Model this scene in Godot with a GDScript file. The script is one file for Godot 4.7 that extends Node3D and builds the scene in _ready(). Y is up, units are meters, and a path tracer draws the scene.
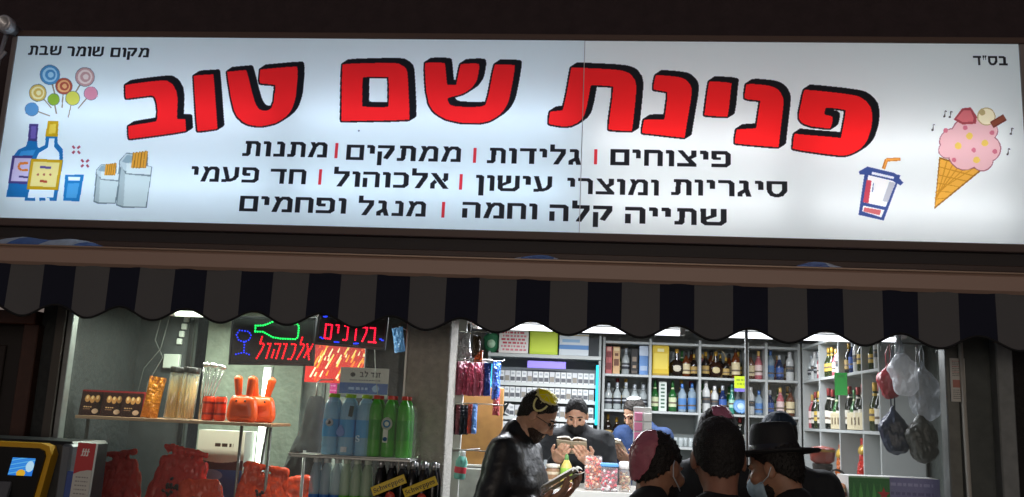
extends Node3D

const BIG = [[[253,115,252,108,253,107,268,104,311,98,329,96,336,96,340,96,343,97,346,99,350,101,353,103,356,106,359,110,361,114,364,118,366,123,367,129,369,135,370,145,371,159,372,173,373,179,374,180,378,180,385,180,389,180,391,181,392,187,394,199,395,205,394,206,364,212,306,221,277,225,275,224,273,218,271,205,270,198,272,197,286,194,314,189,328,186,329,185,330,179,329,170,329,163,327,156,326,150,324,144,322,139,320,135,318,132,316,131,311,130,303,131,289,133,269,136,259,137,257,136,255,129]],
	[[403,116,398,86,399,85,409,83,428,82,439,81,440,82,446,112,456,169,461,198,460,200,450,202,431,205,420,206,419,205,413,175]],
	[[472,90,469,76,469,75,479,74,498,72,508,71,510,72,515,85,528,123,534,139,538,147,541,151,544,155,547,157,550,158,553,159,557,159,560,159,564,158,567,156,569,154,571,152,572,147,574,140,574,129,575,113,574,104,573,103,565,102,550,101,542,100,541,98,539,91,539,78,539,71,540,69,559,67,597,63,616,62,617,63,619,72,620,90,620,104,620,115,620,125,619,135,617,144,615,152,612,159,609,164,605,169,600,174,595,178,589,182,582,186,575,188,568,190,560,192,552,193,545,193,537,192,530,191,523,189,517,186,511,183,506,178,501,174,497,168,494,163,491,157,488,148,482,129]],
	[[713,87,712,57,713,56,734,54,795,52,819,52,829,53,833,55,836,57,840,59,843,62,846,65,849,74,851,89,854,115,858,153,859,173,858,174,824,176,755,178,720,179,719,177,717,147],[757,101,757,85,758,84,771,83,796,83,809,83,810,84,812,100,814,130,814,145,813,147,800,148,775,148,762,147,760,146,759,131]],
	[[884,62,884,52,885,51,895,50,913,50,923,51,925,52,927,63,930,85,932,97,934,98,938,98,945,98,949,98,951,96,952,86,955,65,957,54,958,53,967,52,985,51,994,52,995,53,996,59,995,70,994,79,993,85,991,91,988,96,985,101,982,105,978,108,973,112,968,115,962,118,953,121,942,124,936,126,935,128,935,131,937,135,939,139,942,141,947,143,952,144,959,144,971,145,988,145,998,144,1005,143,1009,141,1012,140,1014,133,1017,121,1020,100,1024,70,1027,54,1028,53,1038,53,1057,53,1067,54,1068,55,1068,65,1065,92,1062,113,1060,126,1058,134,1055,141,1052,147,1049,152,1045,157,1040,162,1035,166,1029,170,1022,174,1015,176,1007,178,999,179,990,179,981,179,971,179,961,178,951,176,942,174,934,172,926,168,919,164,913,160,908,156,904,151,900,145,896,137,894,128,890,113,887,90]],
	[[1180,73,1182,59,1184,58,1202,58,1256,60,1278,62,1288,64,1293,66,1298,68,1302,71,1305,75,1307,79,1310,82,1311,86,1312,91,1313,95,1313,104,1312,124,1308,172,1306,189,1305,190,1293,190,1272,189,1261,188,1260,187,1261,165,1266,121,1267,99,1266,97,1255,96,1235,95,1224,95,1222,97,1221,105,1218,126,1216,139,1214,147,1213,153,1211,159,1208,164,1205,169,1201,172,1197,176,1192,178,1187,181,1182,182,1176,183,1169,183,1160,182,1149,180,1143,179,1141,177,1141,171,1142,159,1143,153,1145,152,1151,151,1161,150,1167,149,1168,148,1169,144,1171,134,1175,111]],
	[[1349,81,1351,73,1352,72,1360,72,1375,73,1386,74,1393,75,1400,76,1405,78,1409,80,1413,84,1416,87,1419,91,1421,96,1422,101,1422,108,1421,121,1412,180,1409,201,1408,202,1387,200,1348,196,1327,194,1326,192,1326,186,1328,174,1329,167,1331,166,1340,165,1358,165,1367,165,1369,164,1371,150,1374,123,1374,109,1373,107,1367,106,1355,104,1348,103,1347,101,1347,94]],
	[[1453,103,1456,85,1457,84,1468,84,1488,85,1499,87,1500,88,1498,105,1495,138,1492,156,1491,157,1480,157,1459,156,1448,155,1447,154,1449,136]],
	[[1527,97,1528,90,1530,89,1538,88,1552,89,1563,90,1571,91,1578,93,1583,95,1588,98,1592,102,1595,106,1597,111,1599,115,1600,121,1600,127,1599,139,1592,197,1590,216,1588,218,1568,217,1528,214,1507,212,1506,211,1506,204,1508,191,1509,184,1511,183,1520,182,1536,181,1545,180,1547,179,1549,165,1553,138,1555,124,1554,123,1546,122,1533,121,1526,119,1525,118,1525,111]],
	[[1637,110,1640,100,1641,99,1659,100,1708,105,1729,108,1739,110,1745,112,1750,115,1755,119,1759,123,1763,129,1766,134,1767,140,1768,146,1768,152,1768,159,1767,166,1766,174,1764,182,1761,190,1759,197,1756,203,1752,209,1748,214,1743,219,1737,223,1730,227,1723,230,1717,232,1711,233,1705,233,1696,232,1676,230,1632,224,1617,221,1616,219,1617,212,1618,199,1620,191,1621,190,1643,192,1685,195,1707,197,1708,196,1711,182,1716,155,1718,141,1717,140,1708,138,1691,136,1682,136,1680,137,1679,140,1678,145,1678,148,1679,150,1683,151,1689,152,1692,154,1693,155,1693,161,1691,171,1689,176,1687,178,1679,178,1665,176,1654,175,1647,173,1641,171,1637,169,1634,167,1632,164,1630,161,1629,158,1629,152,1630,144,1633,130]]]
const WORDS = [["פיצוחים",1265,1498,228,261],
	["|",1233,1239,229,260],
	["גלידות",1021,1208,230,262],
	["|",993,999,231,262],
	["ממתקים",735,968,229,261],
	["|",711,717,226,258],
	["מתנות",519,695,225,257],
	["סיגריות",1384,1605,287,319],
	["ומוצרי",1182,1360,289,321],
	["עישון",1001,1153,287,319],
	["|",968,974,286,318],
	["אלכוהול",713,947,285,317],
	["|",682,688,282,314],
	["חד",582,656,283,314],
	["פעמי",416,558,281,313],
	["שתייה",1296,1490,345,378],
	["קלה",1149,1271,344,377],
	["וחמה",977,1125,343,375],
	["|",936,942,344,376],
	["מנגל",768,904,344,375],
	["ופחמים",524,743,341,373],
	["מקום",211,295,24,45],
	["שומר",114,195,22,44],
	["שבת",28,101,21,42],
	["בס\"ד",1962,2026,25,44]]
const ART = [["8a7a66",[82,87,100,132,103,132,85,86]],
	["5b6a74",[106,86,106,94,103,101,98,106,91,109,83,109,75,106,68,101,64,95,61,87,61,79,64,72,69,67,76,64,84,64,92,67,99,72,104,79]],
	["4f8fc4",[105,86,105,94,102,100,97,105,90,108,83,108,76,105,69,101,65,94,62,87,62,79,65,73,70,68,77,65,84,65,92,68,98,73,103,79]],
	["a8cfe8",[100,86,100,92,98,97,94,101,89,103,83,103,77,101,72,97,69,92,67,87,67,81,69,76,73,72,78,70,84,70,90,72,95,76,98,81]],
	["4f8fc4",[96,86,96,90,95,94,92,97,88,98,84,98,80,97,77,94,74,91,73,87,73,83,74,79,77,76,81,75,85,75,89,76,92,79,95,82]],
	["a8cfe8",[92,86,92,89,91,91,89,92,87,93,85,93,83,92,81,91,80,89,79,87,79,84,80,82,81,81,83,80,86,80,88,81,90,82,91,84]],
	["8a7a66",[160,90,144,124,147,125,163,91]],
	["5b6a74",[183,90,183,98,180,104,175,109,168,112,161,112,153,109,147,105,142,98,140,91,140,83,143,76,148,71,155,69,162,69,170,71,176,76,181,83]],
	["c99a9a",[182,90,182,97,179,103,174,108,168,111,161,111,154,108,148,104,143,98,141,91,141,83,144,77,149,72,155,70,162,70,169,72,176,77,180,83]],
	["e9d2cf",[178,90,177,96,175,101,172,104,167,106,161,106,155,104,151,101,147,96,146,91,146,85,148,80,152,76,157,74,162,74,168,76,173,80,176,85]],
	["c99a9a",[174,90,174,94,172,98,169,100,166,102,162,102,158,100,155,98,152,94,151,90,151,87,153,83,155,80,159,79,163,79,167,80,170,83,173,86]],
	["e9d2cf",[170,90,169,92,169,94,167,96,165,96,163,96,161,96,159,94,158,93,157,90,157,88,158,86,160,85,161,84,164,84,166,85,168,86,169,88]],
	["8a7a66",[117,112,119,159,122,160,119,112]],
	["5b6a74",[137,111,137,118,134,124,130,128,124,130,117,130,111,128,105,124,101,118,99,112,99,105,102,99,106,95,112,93,119,93,125,95,131,99,135,105]],
	["b8503f",[136,111,136,118,133,123,129,127,124,129,117,129,111,127,106,123,102,118,100,112,100,106,102,100,107,96,112,94,119,94,125,96,130,100,134,105]],
	["e8b07a",[132,111,132,116,130,121,127,124,122,125,117,125,113,124,108,121,105,117,104,112,104,107,106,103,109,100,114,98,118,98,123,99,127,102,130,107]],
	["b8503f",[129,111,129,115,127,118,125,120,122,121,118,121,115,120,112,118,110,115,109,112,109,108,110,105,113,103,116,102,119,102,123,103,125,105,128,108]],
	["e8b07a",[125,112,125,113,124,115,123,116,121,117,119,117,118,116,116,115,115,114,114,112,114,110,115,108,116,107,118,106,120,106,122,107,123,108,124,110]],
	["8a7a66",[62,128,97,161,98,159,64,126]],
	["5b6a74",[82,127,82,134,80,140,75,144,69,146,62,147,55,144,49,140,45,134,43,127,43,121,46,115,50,110,56,108,63,107,70,110,76,114,80,120]],
	["d8b45a",[81,127,81,133,79,139,74,143,69,145,62,145,56,143,50,139,46,134,44,127,44,121,47,115,51,111,57,109,63,109,70,111,75,115,79,120]],
	["f0e2b0",[77,127,77,132,75,136,72,140,67,141,62,141,57,140,53,137,50,132,48,127,48,122,50,118,53,115,58,113,63,113,68,114,72,118,76,122]],
	["d8b45a",[74,127,74,130,72,134,70,136,67,137,63,137,60,136,57,134,54,131,53,127,53,124,55,121,57,118,60,117,64,117,67,118,70,120,73,123]],
	["f0e2b0",[70,127,70,129,69,131,68,132,66,133,64,133,62,132,61,131,59,129,59,127,59,125,60,123,61,122,63,122,65,122,67,122,68,123,69,125]],
	["8a7a66",[98,141,109,173,112,173,101,141]],
	["5b6a74",[113,141,113,146,111,150,108,153,104,154,99,155,94,153,90,150,87,146,86,141,86,137,88,133,91,130,95,128,100,128,105,129,109,132,111,136]],
	["8fae3a",[112,141,112,145,110,149,107,152,103,154,99,154,95,152,91,149,88,146,87,141,87,137,89,133,92,130,95,129,100,129,104,130,108,133,111,137]],
	["8a7a66",[140,138,136,180,138,181,142,138]],
	["5b6a74",[157,138,157,143,155,148,151,152,146,154,140,154,135,152,130,149,126,144,125,138,125,133,127,128,131,124,136,122,141,122,147,124,152,127,155,132]],
	["d6cf58",[156,138,156,143,154,148,150,151,146,153,140,153,135,151,131,148,127,143,126,138,126,133,128,128,131,125,136,123,141,123,147,125,151,128,154,133]],
	["8a7a66",[178,126,155,160,157,161,180,128]],
	["5b6a74",[195,127,194,132,192,137,189,140,184,142,179,142,173,140,169,137,165,132,164,127,164,122,166,117,170,113,174,112,180,112,185,113,190,117,193,121]],
	["d98aa0",[194,127,193,132,192,136,188,139,184,141,179,141,174,140,169,136,166,132,165,127,165,122,167,118,170,114,175,112,180,112,185,114,189,117,192,122]],
	["8a7a66",[54,165,96,179,97,177,55,163]],
	["5b6a74",[70,164,70,169,68,174,64,177,60,179,54,179,49,177,44,174,41,169,39,164,39,159,41,154,45,151,50,149,55,149,60,150,65,154,68,158]],
	["5a8fc0",[69,164,69,169,67,173,64,176,59,178,54,178,49,177,45,173,42,169,40,164,40,159,42,155,45,151,50,149,55,149,60,151,65,154,68,159]],
	["5a8fc0",[40,154,48,164,42,175]],
	["d98aa0",[190,117,187,127,196,136]],
	["1f6fae",[56,232,76,231,79,246,98,258,107,271,112,356,27,355,30,266,38,253,54,245]],
	["4a3d7a",[54,196,74,196,76,234,56,233]],
	["6f5ca8",[59,201,70,201,72,228,61,228]],
	["3f92cf",[45,256,78,252,79,269,40,269]],
	["4a3d7a",[27,266,73,265,73,327,27,326]],
	["c9b8d8",[33,271,70,271,69,321,32,321]],
	["e07a2a",[63,279,45,280,46,285,64,284]],
	["e07a2a",[43,282,42,291,46,293,48,284]],
	["e07a2a",[43,294,50,299,52,295,45,290]],
	["e07a2a",[52,299,66,299,65,294,51,295]],
	["4a3d7a",[48,313,68,314,68,310,48,309]],
	["1f6fae",[94,221,119,220,122,238,135,251,139,277,137,361,68,362,68,278,76,252,95,242]],
	["eaf3fa",[102,227,114,227,115,245,128,257,131,274,129,354,74,356,77,282,84,259,102,247]],
	["c79a12",[94,189,117,189,120,223,93,223]],
	["e4c04a",[99,196,113,195,114,216,99,217]],
	["c79a12",[69,272,138,273,137,338,69,338]],
	["ead58a",[75,278,132,279,131,332,75,331]],
	["5a4a8a",[91,292,115,293,115,288,91,287]],
	["b0452e",[95,322,111,323,110,318,95,317]],
	["b0604a",[91,306,91,307,91,307,90,308,90,308,89,308,88,308,87,308,86,307,86,306,86,305,87,304,87,304,88,303,89,303,90,304,91,304,91,305]],
	["b0604a",[104,306,104,306,104,307,103,308,103,308,102,308,101,308,100,307,100,307,99,306,99,305,100,304,100,303,101,303,102,303,103,303,104,304,104,305]],
	["b0604a",[118,305,118,306,118,307,117,307,116,308,116,308,115,308,114,307,113,306,113,305,113,304,113,304,114,303,115,303,116,303,117,303,117,304,118,304]],
	["eaf3fa",[90,355,99,355,100,363,91,363]],
	["eaf3fa",[112,355,121,355,122,362,113,362]],
	["1f78b8",[148,305,188,304,186,361,151,360]],
	["eaf3fa",[155,309,181,309,181,317,156,317]],
	["4f9fd6",[156,323,181,322,179,354,156,354]],
	["a5485a",[166,255,172,260,175,257,169,252]],
	["a5485a",[159,252,155,257,159,261,163,255]],
	["a5485a",[162,246,156,241,153,244,159,249]],
	["a5485a",[168,249,173,244,169,241,164,246]],
	["a5485a",[189,284,194,289,197,286,192,281]],
	["a5485a",[182,281,178,286,181,289,186,284]],
	["a5485a",[185,275,179,270,176,273,182,278]],
	["a5485a",[191,278,196,273,192,270,187,275]],
	["6f7f85",[260,272,273,255,320,258,322,282,332,284,331,371,279,372,265,367]],
	["c2cdd0",[262,273,272,257,318,261,320,296,275,294,263,285]],
	["93a8b2",[266,274,275,260,291,261,287,276,274,277]],
	["c9d3d3",[276,300,331,304,328,369,281,369]],
	["aab6b8",[266,282,276,300,281,369,267,365]],
	["d6dede",[276,277,330,284,330,301,278,299]],
	["8a5a1a",[293,288,293,255,287,254,287,287]],
	["dd9a3a",[292,287,293,255,288,255,287,287]],
	["8a5a1a",[300,288,300,254,293,253,293,287]],
	["dd9a3a",[299,287,299,254,294,254,294,287]],
	["8a5a1a",[306,288,306,253,300,252,300,287]],
	["dd9a3a",[305,287,305,253,300,253,300,286]],
	["8a5a1a",[313,287,312,252,306,251,306,287]],
	["dd9a3a",[312,287,312,252,307,252,307,286]],
	["8a5a1a",[319,287,319,251,312,250,313,287]],
	["dd9a3a",[318,287,318,251,313,251,313,286]],
	["d6dede",[277,285,304,293,325,288,330,301,278,299]],
	["7a888c",[277,301,331,305,331,303,277,299]],
	["6f7f85",[213,293,222,281,256,283,257,300,265,301,264,364,226,365,216,361]],
	["c2cdd0",[214,294,222,282,254,285,256,310,223,308,215,302]],
	["93a8b2",[217,294,223,284,235,285,232,296,223,296]],
	["c9d3d3",[224,313,264,315,262,362,228,362]],
	["aab6b8",[217,300,224,313,228,362,218,359]],
	["d6dede",[224,296,263,301,263,314,225,312]],
	["8a5a1a",[237,304,237,281,232,280,232,304]],
	["dd9a3a",[236,304,236,281,232,281,232,303]],
	["8a5a1a",[241,304,241,280,236,280,237,304]],
	["dd9a3a",[241,304,241,280,237,280,237,303]],
	["8a5a1a",[246,304,246,279,241,279,241,304]],
	["dd9a3a",[245,304,245,280,242,279,242,303]],
	["8a5a1a",[251,304,250,279,246,278,246,304]],
	["dd9a3a",[250,303,250,279,246,279,246,303]],
	["8a5a1a",[255,304,255,278,250,277,251,303]],
	["dd9a3a",[255,303,254,278,251,278,251,303]],
	["d6dede",[225,302,244,308,260,305,263,314,225,312]],
	["7a888c",[225,314,264,317,264,315,225,312]],
	["3a4f8f",[1752,257,1817,270,1783,360,1737,350]],
	["eef0f4",[1758,267,1811,277,1779,354,1744,343]],
	["3a4f8f",[1740,264,1756,254,1807,266,1822,285,1816,290,1801,281,1754,270,1741,270]],
	["dfe4f2",[1765,264,1805,273,1804,278,1763,269]],
	["c0485a",[1754,280,1763,282,1756,327,1746,325]],
	["3a4f8f",[1746,325,1790,334,1788,340,1744,331]],
	["c96a70",[1748,335,1779,340,1776,350,1746,343]],
	["b9bcc8",[1796,283,1807,285,1792,324,1782,322]],
	["3a4f8f",[1766,286,1763,304,1765,304,1767,287]],
	["b06a1e",[1789,259,1795,240,1789,238,1783,257]],
	["b06a1e",[1792,243,1818,241,1818,235,1792,236]],
	["e09a4a",[1788,259,1794,240,1791,239,1785,258]],
	["e09a4a",[1792,241,1817,240,1817,236,1793,237]],
	["8a5a1e",[1890,232,1968,256,1877,335,1877,334]],
	["e0a848",[1892,236,1963,257,1878,331]],
	["c08428",[1903,239,1878,326,1879,326,1905,240]],
	["c08428",[1890,253,1950,269,1951,267,1890,251]],
	["c08428",[1915,243,1878,320,1879,321,1917,243]],
	["c08428",[1887,269,1938,280,1938,278,1888,267]],
	["c08428",[1927,246,1878,314,1880,315,1928,247]],
	["c08428",[1885,285,1925,291,1925,290,1885,283]],
	["c08428",[1939,249,1879,309,1880,310,1940,250]],
	["c08428",[1883,301,1912,302,1912,301,1883,299]],
	["c08428",[1951,253,1879,303,1880,304,1952,254]],
	["c08428",[1881,316,1900,314,1900,312,1881,315]],
	["9a5a6a",[1941,200,1939,210,1934,218,1927,224,1919,227,1910,228,1902,225,1896,219,1892,211,1891,201,1893,192,1898,184,1904,178,1913,174,1922,174,1930,177,1936,183,1940,191]],
	["9a5a6a",[1988,188,1985,202,1978,215,1967,224,1955,229,1942,230,1930,225,1920,216,1914,204,1912,190,1915,176,1922,163,1933,154,1946,148,1959,148,1971,153,1981,162,1987,174]],
	["9a5a6a",[2005,213,2003,222,1998,231,1991,237,1983,240,1974,240,1966,237,1960,231,1956,223,1955,214,1957,205,1962,197,1969,191,1977,187,1986,187,1994,190,2000,196,2004,204]],
	["9a5a6a",[1971,222,1968,234,1962,245,1953,253,1942,257,1931,258,1921,254,1912,246,1907,236,1906,223,1908,211,1914,201,1923,192,1934,188,1946,188,1956,192,1964,200,1970,210]],
	["9a5a6a",[1990,236,1988,244,1984,251,1978,256,1971,259,1964,259,1957,256,1952,251,1948,244,1947,237,1949,229,1953,222,1959,217,1966,214,1973,213,1980,216,1986,221,1989,228]],
	["9a5a6a",[1921,218,1920,224,1917,229,1912,233,1907,235,1901,235,1896,233,1892,229,1889,224,1889,218,1890,212,1893,207,1897,203,1903,201,1908,201,1914,203,1918,206,1920,212]],
	["9a5a6a",[2001,177,2000,184,1996,190,1991,195,1984,198,1978,198,1971,196,1966,191,1963,185,1963,178,1964,170,1968,164,1973,159,1980,157,1986,157,1992,159,1997,164,2000,170]],
	["e0b4bc",[1939,200,1938,209,1933,217,1927,223,1919,226,1911,226,1903,223,1897,217,1894,210,1893,201,1894,193,1899,185,1905,179,1913,176,1921,176,1929,179,1935,184,1938,192]],
	["e0b4bc",[1987,188,1984,202,1977,214,1967,223,1955,228,1942,228,1931,223,1921,215,1915,203,1914,190,1917,176,1924,164,1934,155,1946,150,1958,150,1970,155,1979,163,1985,175]],
	["e0b4bc",[2003,213,2001,222,1997,229,1991,235,1983,238,1975,238,1967,236,1961,230,1958,223,1957,214,1959,205,1963,198,1970,192,1977,189,1985,189,1993,192,1999,197,2002,205]],
	["e0b4bc",[1969,222,1967,234,1961,244,1952,251,1942,256,1931,256,1921,252,1914,245,1909,235,1907,223,1910,212,1915,202,1924,194,1934,190,1945,190,1955,193,1963,201,1968,211]],
	["e0b4bc",[1988,236,1987,243,1983,249,1977,254,1971,257,1964,257,1958,255,1953,250,1950,244,1949,237,1951,229,1954,223,1960,218,1966,215,1973,215,1979,218,1984,222,1987,229]],
	["e0b4bc",[1919,218,1918,223,1916,228,1912,231,1907,233,1902,233,1897,232,1893,228,1891,224,1890,218,1891,213,1894,208,1898,204,1903,202,1908,202,1913,204,1916,208,1919,212]],
	["e0b4bc",[2000,177,1998,184,1995,189,1990,194,1984,196,1978,196,1972,194,1968,190,1965,184,1964,178,1966,171,1969,165,1974,161,1980,158,1986,158,1992,161,1996,165,1999,170]],
	["c97086",[1908,179,1908,180,1907,182,1906,183,1905,183,1903,183,1902,183,1900,182,1900,180,1900,179,1900,177,1901,176,1902,174,1903,174,1905,174,1906,174,1908,175,1908,177]],
	["c97086",[1945,172,1945,174,1944,175,1943,176,1941,177,1940,177,1938,177,1937,175,1936,174,1936,172,1937,171,1937,169,1939,168,1940,168,1942,168,1943,168,1944,169,1945,171]],
	["c97086",[1997,219,1997,221,1996,222,1995,223,1993,224,1992,224,1990,223,1989,222,1988,221,1988,219,1989,217,1989,216,1991,215,1992,214,1994,214,1995,215,1996,216,1997,217]],
	["c97086",[1994,182,1993,183,1993,185,1991,186,1990,186,1988,186,1987,186,1986,185,1985,183,1985,182,1985,180,1986,179,1987,178,1989,177,1990,177,1992,177,1993,178,1994,180]],
	["c97086",[1958,217,1958,219,1957,220,1956,221,1955,222,1953,222,1952,221,1951,220,1950,219,1950,217,1950,215,1951,214,1952,213,1954,212,1955,212,1956,213,1958,214,1958,215]],
	["c97086",[1921,237,1921,239,1920,240,1919,241,1918,242,1916,242,1915,241,1913,240,1913,239,1913,237,1913,236,1914,234,1915,233,1916,233,1918,233,1919,233,1920,234,1921,236]],
	["e0c060",[1954,189,1953,191,1952,193,1951,195,1948,196,1946,196,1944,195,1943,194,1942,192,1941,189,1942,187,1943,185,1945,183,1947,182,1949,182,1951,183,1953,185,1954,187]],
	["e0c060",[1982,202,1981,205,1980,207,1978,208,1976,209,1974,209,1972,209,1970,207,1969,205,1969,203,1970,200,1971,198,1973,197,1975,196,1977,196,1979,197,1980,198,1981,200]],
	["e0c060",[1932,209,1932,211,1931,213,1929,215,1927,216,1925,216,1923,215,1921,214,1920,212,1920,209,1920,207,1921,205,1923,203,1925,202,1927,202,1929,203,1931,205,1932,207]],
	["e0c060",[1965,236,1964,239,1963,241,1961,242,1959,243,1957,243,1955,242,1953,241,1952,239,1952,237,1953,234,1954,232,1955,231,1958,230,1960,230,1962,231,1963,232,1964,234]],
	["a0454f",[1920,156,1937,133,1953,131,1963,149,1961,164,1936,166]],
	["cf7078",[1925,154,1939,137,1952,137,1957,151,1956,160,1936,161]],
	["b8a878",[1998,149,1996,155,1993,161,1988,165,1983,167,1977,167,1971,165,1967,161,1964,156,1964,149,1965,143,1968,137,1973,133,1979,131,1985,131,1990,133,1994,137,1997,143]],
	["f0e6c8",[1996,149,1995,154,1992,159,1988,163,1983,165,1977,165,1972,163,1969,160,1966,155,1966,149,1967,144,1970,139,1974,135,1979,133,1984,133,1989,135,1993,138,1995,143]],
	["b8a878",[1979,141,1979,143,1977,145,1976,146,1974,147,1972,147,1970,146,1969,145,1968,143,1968,141,1968,139,1969,137,1971,136,1973,135,1975,135,1976,135,1978,137,1979,139]],
	["6a2f2a",[1993,172,2018,156,2012,144,1987,160]],
	["8a4a3a",[1993,169,2016,154,2013,146,1989,161]],
	["444444",[1905,150,1904,151,1904,152,1904,152,1903,152,1902,152,1901,152,1901,152,1901,151,1901,150,1901,150,1901,149,1902,148,1902,148,1903,148,1904,148,1904,149,1905,150]],
	["444444",[1905,150,1905,139,1904,139,1903,150]],
	["444444",[1904,140,1908,141,1908,139,1905,138]],
	["444444",[1915,151,1915,152,1914,153,1914,153,1913,153,1913,153,1912,153,1911,153,1911,152,1911,151,1911,151,1911,150,1912,149,1913,149,1913,149,1914,149,1915,150,1915,150]],
	["444444",[1915,151,1916,140,1914,140,1914,151]],
	["444444",[1915,141,1918,142,1919,140,1915,139]],
	["444444",[1882,178,1881,179,1881,179,1880,180,1880,180,1879,180,1878,180,1878,179,1878,179,1877,178,1878,177,1878,176,1879,176,1879,176,1880,176,1881,176,1881,176,1881,177]],
	["444444",[1882,178,1882,167,1881,167,1880,178]],
	["444444",[1881,167,1885,168,1885,167,1882,166]],
	["444444",[2026,183,2026,184,2025,185,2025,185,2024,185,2023,185,2023,185,2022,185,2022,184,2022,183,2022,183,2022,182,2023,181,2024,181,2024,181,2025,181,2026,182,2026,182]],
	["444444",[2026,183,2027,172,2025,172,2025,183]],
	["444444",[2026,173,2029,174,2030,172,2026,171]],
	["444444",[2017,224,2017,225,2017,226,2016,226,2016,226,2015,226,2014,226,2014,226,2014,225,2013,224,2014,223,2014,223,2015,222,2015,222,2016,222,2017,222,2017,223,2017,223]],
	["444444",[2018,224,2018,213,2017,213,2016,224]],
	["444444",[2017,214,2021,215,2021,213,2018,212]]]

# ---------------------------------------------------------------- helpers
var taken := {}
var mats := {}
var protos := {}
var rng := RandomNumberGenerator.new()
var grain: NoiseTexture2D
var blotch: NoiseTexture2D
var weave: NoiseTexture2D
var folds: NoiseTexture2D

func numbered(called: String) -> String:
	var n: int = taken.get(called, 0)
	taken[called] = n + 1
	return called if n == 0 else "%s_%03d" % [called, n]

func tag(o: Node, label: String, category := "", group := "", kind := "") -> void:
	o.set_meta("label", label)
	if category: o.set_meta("category", category)
	if group: o.set_meta("group", group)
	if kind: o.set_meta("kind", kind)

func thing(called: String, label: String, category: String, at := Vector3.ZERO, turn := 0.0, group := "") -> Node3D:
	var o := Node3D.new()
	o.name = numbered(called)
	add_child(o)
	o.position = at
	o.rotation.y = turn
	tag(o, label, category, group)
	return o

func copy_of(o: Node3D, label: String, at: Vector3, turn := 0.0, group := "") -> Node3D:
	var base_name: String = o.get_meta("kindname")
	var c: Node3D = o.duplicate()
	c.name = numbered(base_name)
	add_child(c)
	c.position = at
	c.rotation.y = turn
	tag(c, label, o.get_meta("category"), group)
	return c

func noise_tex(freq: float, size: int, normal := false, strength := 4.0, lo := 0.0, hi := 1.0, octaves := 4) -> NoiseTexture2D:
	var n := FastNoiseLite.new()
	n.seed = 7
	n.noise_type = FastNoiseLite.TYPE_SIMPLEX_SMOOTH
	n.frequency = freq
	n.fractal_octaves = octaves
	var t := NoiseTexture2D.new()
	t.width = size
	t.height = size
	t.seamless = true
	t.noise = n
	if normal:
		t.as_normal_map = true
		t.bump_strength = strength
	else:
		var g := Gradient.new()
		g.set_color(0, Color(lo, lo, lo))
		g.set_color(1, Color(hi, hi, hi))
		t.color_ramp = g
	return t

# a plain material: sRGB hex base colour, roughness, metallic
func M(hex: String, rough := 0.6, metal := 0.0, finish := "") -> StandardMaterial3D:
	var key := "%s/%s/%s/%s" % [hex, rough, metal, finish]
	if mats.has(key): return mats[key]
	var m := StandardMaterial3D.new()
	m.albedo_color = Color(hex)
	m.roughness = rough
	m.metallic = metal
	match finish:
		"wall", "stone":
			m.albedo_texture = blotch
			m.normal_enabled = true
			m.normal_texture = grain
			m.normal_scale = 0.8 if finish == "stone" else 0.25
			m.uv1_triplanar = true
			m.uv1_world_triplanar = true
			m.uv1_scale = Vector3.ONE * (3.0 if finish == "stone" else 1.3)
		"cloth":
			m.normal_enabled = true
			m.normal_texture = weave
			m.normal_scale = 0.5
			m.albedo_texture = blotch
			m.uv1_triplanar = true
			m.uv1_scale = Vector3.ONE * 4.0
			m.rim_enabled = true
			m.rim = 0.06
			m.rim_tint = 0.6
		"foil", "leather":
			m.normal_enabled = true
			m.normal_texture = folds
			m.normal_scale = 1.5 if finish == "foil" else 0.3
			m.uv1_triplanar = true
			m.uv1_scale = Vector3.ONE * (7.0 if finish == "foil" else 5.0)
		"hair":
			m.normal_enabled = true
			m.normal_texture = folds
			m.normal_scale = 1.3
			m.uv1_triplanar = true
			m.uv1_scale = Vector3(26, 9, 26)
			m.rim_enabled = true
			m.rim = 0.08
			m.rim_tint = 0.8
		"worn":
			m.albedo_texture = blotch
			m.uv1_triplanar = true
			m.uv1_world_triplanar = true
			m.uv1_scale = Vector3.ONE * 2.2
		"skin":
			m.subsurf_scatter_enabled = true
			m.subsurf_scatter_strength = 0.12
			m.albedo_texture = blotch
			m.uv1_triplanar = true
			m.uv1_scale = Vector3.ONE * 6.0
		"card":
			m.normal_enabled = true
			m.normal_texture = weave
			m.normal_scale = 0.15
			m.uv1_triplanar = true
			m.uv1_scale = Vector3.ONE * 3.0
	mats[key] = m
	return m

func clear(hex: String, alpha: float, rough := 0.05) -> StandardMaterial3D:
	var key := "clear%s/%s/%s" % [hex, alpha, rough]
	if mats.has(key): return mats[key]
	var m := StandardMaterial3D.new()
	m.albedo_color = Color(Color(hex), alpha)
	m.roughness = rough
	m.transparency = BaseMaterial3D.TRANSPARENCY_ALPHA
	mats[key] = m
	return m

func glow(hex: String, energy: float) -> StandardMaterial3D:
	var key := "glow%s/%s" % [hex, energy]
	if mats.has(key): return mats[key]
	var m := StandardMaterial3D.new()
	m.albedo_color = Color(hex)
	m.emission_enabled = true
	m.emission = Color(hex)
	m.emission_energy_multiplier = energy
	m.roughness = 0.4
	mats[key] = m
	return m

func printed(img: Image, rough := 0.45, emit := 0.0) -> StandardMaterial3D:
	var m := StandardMaterial3D.new()
	var t := ImageTexture.create_from_image(img)
	m.albedo_texture = t
	m.roughness = rough
	m.texture_repeat = false
	if emit > 0.0:
		m.emission_enabled = true
		m.emission = Color.BLACK
		m.emission_texture = t
		m.emission_energy_multiplier = emit
	return m

func st_new() -> SurfaceTool:
	var s := SurfaceTool.new()
	s.begin(Mesh.PRIMITIVE_TRIANGLES)
	return s

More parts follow.
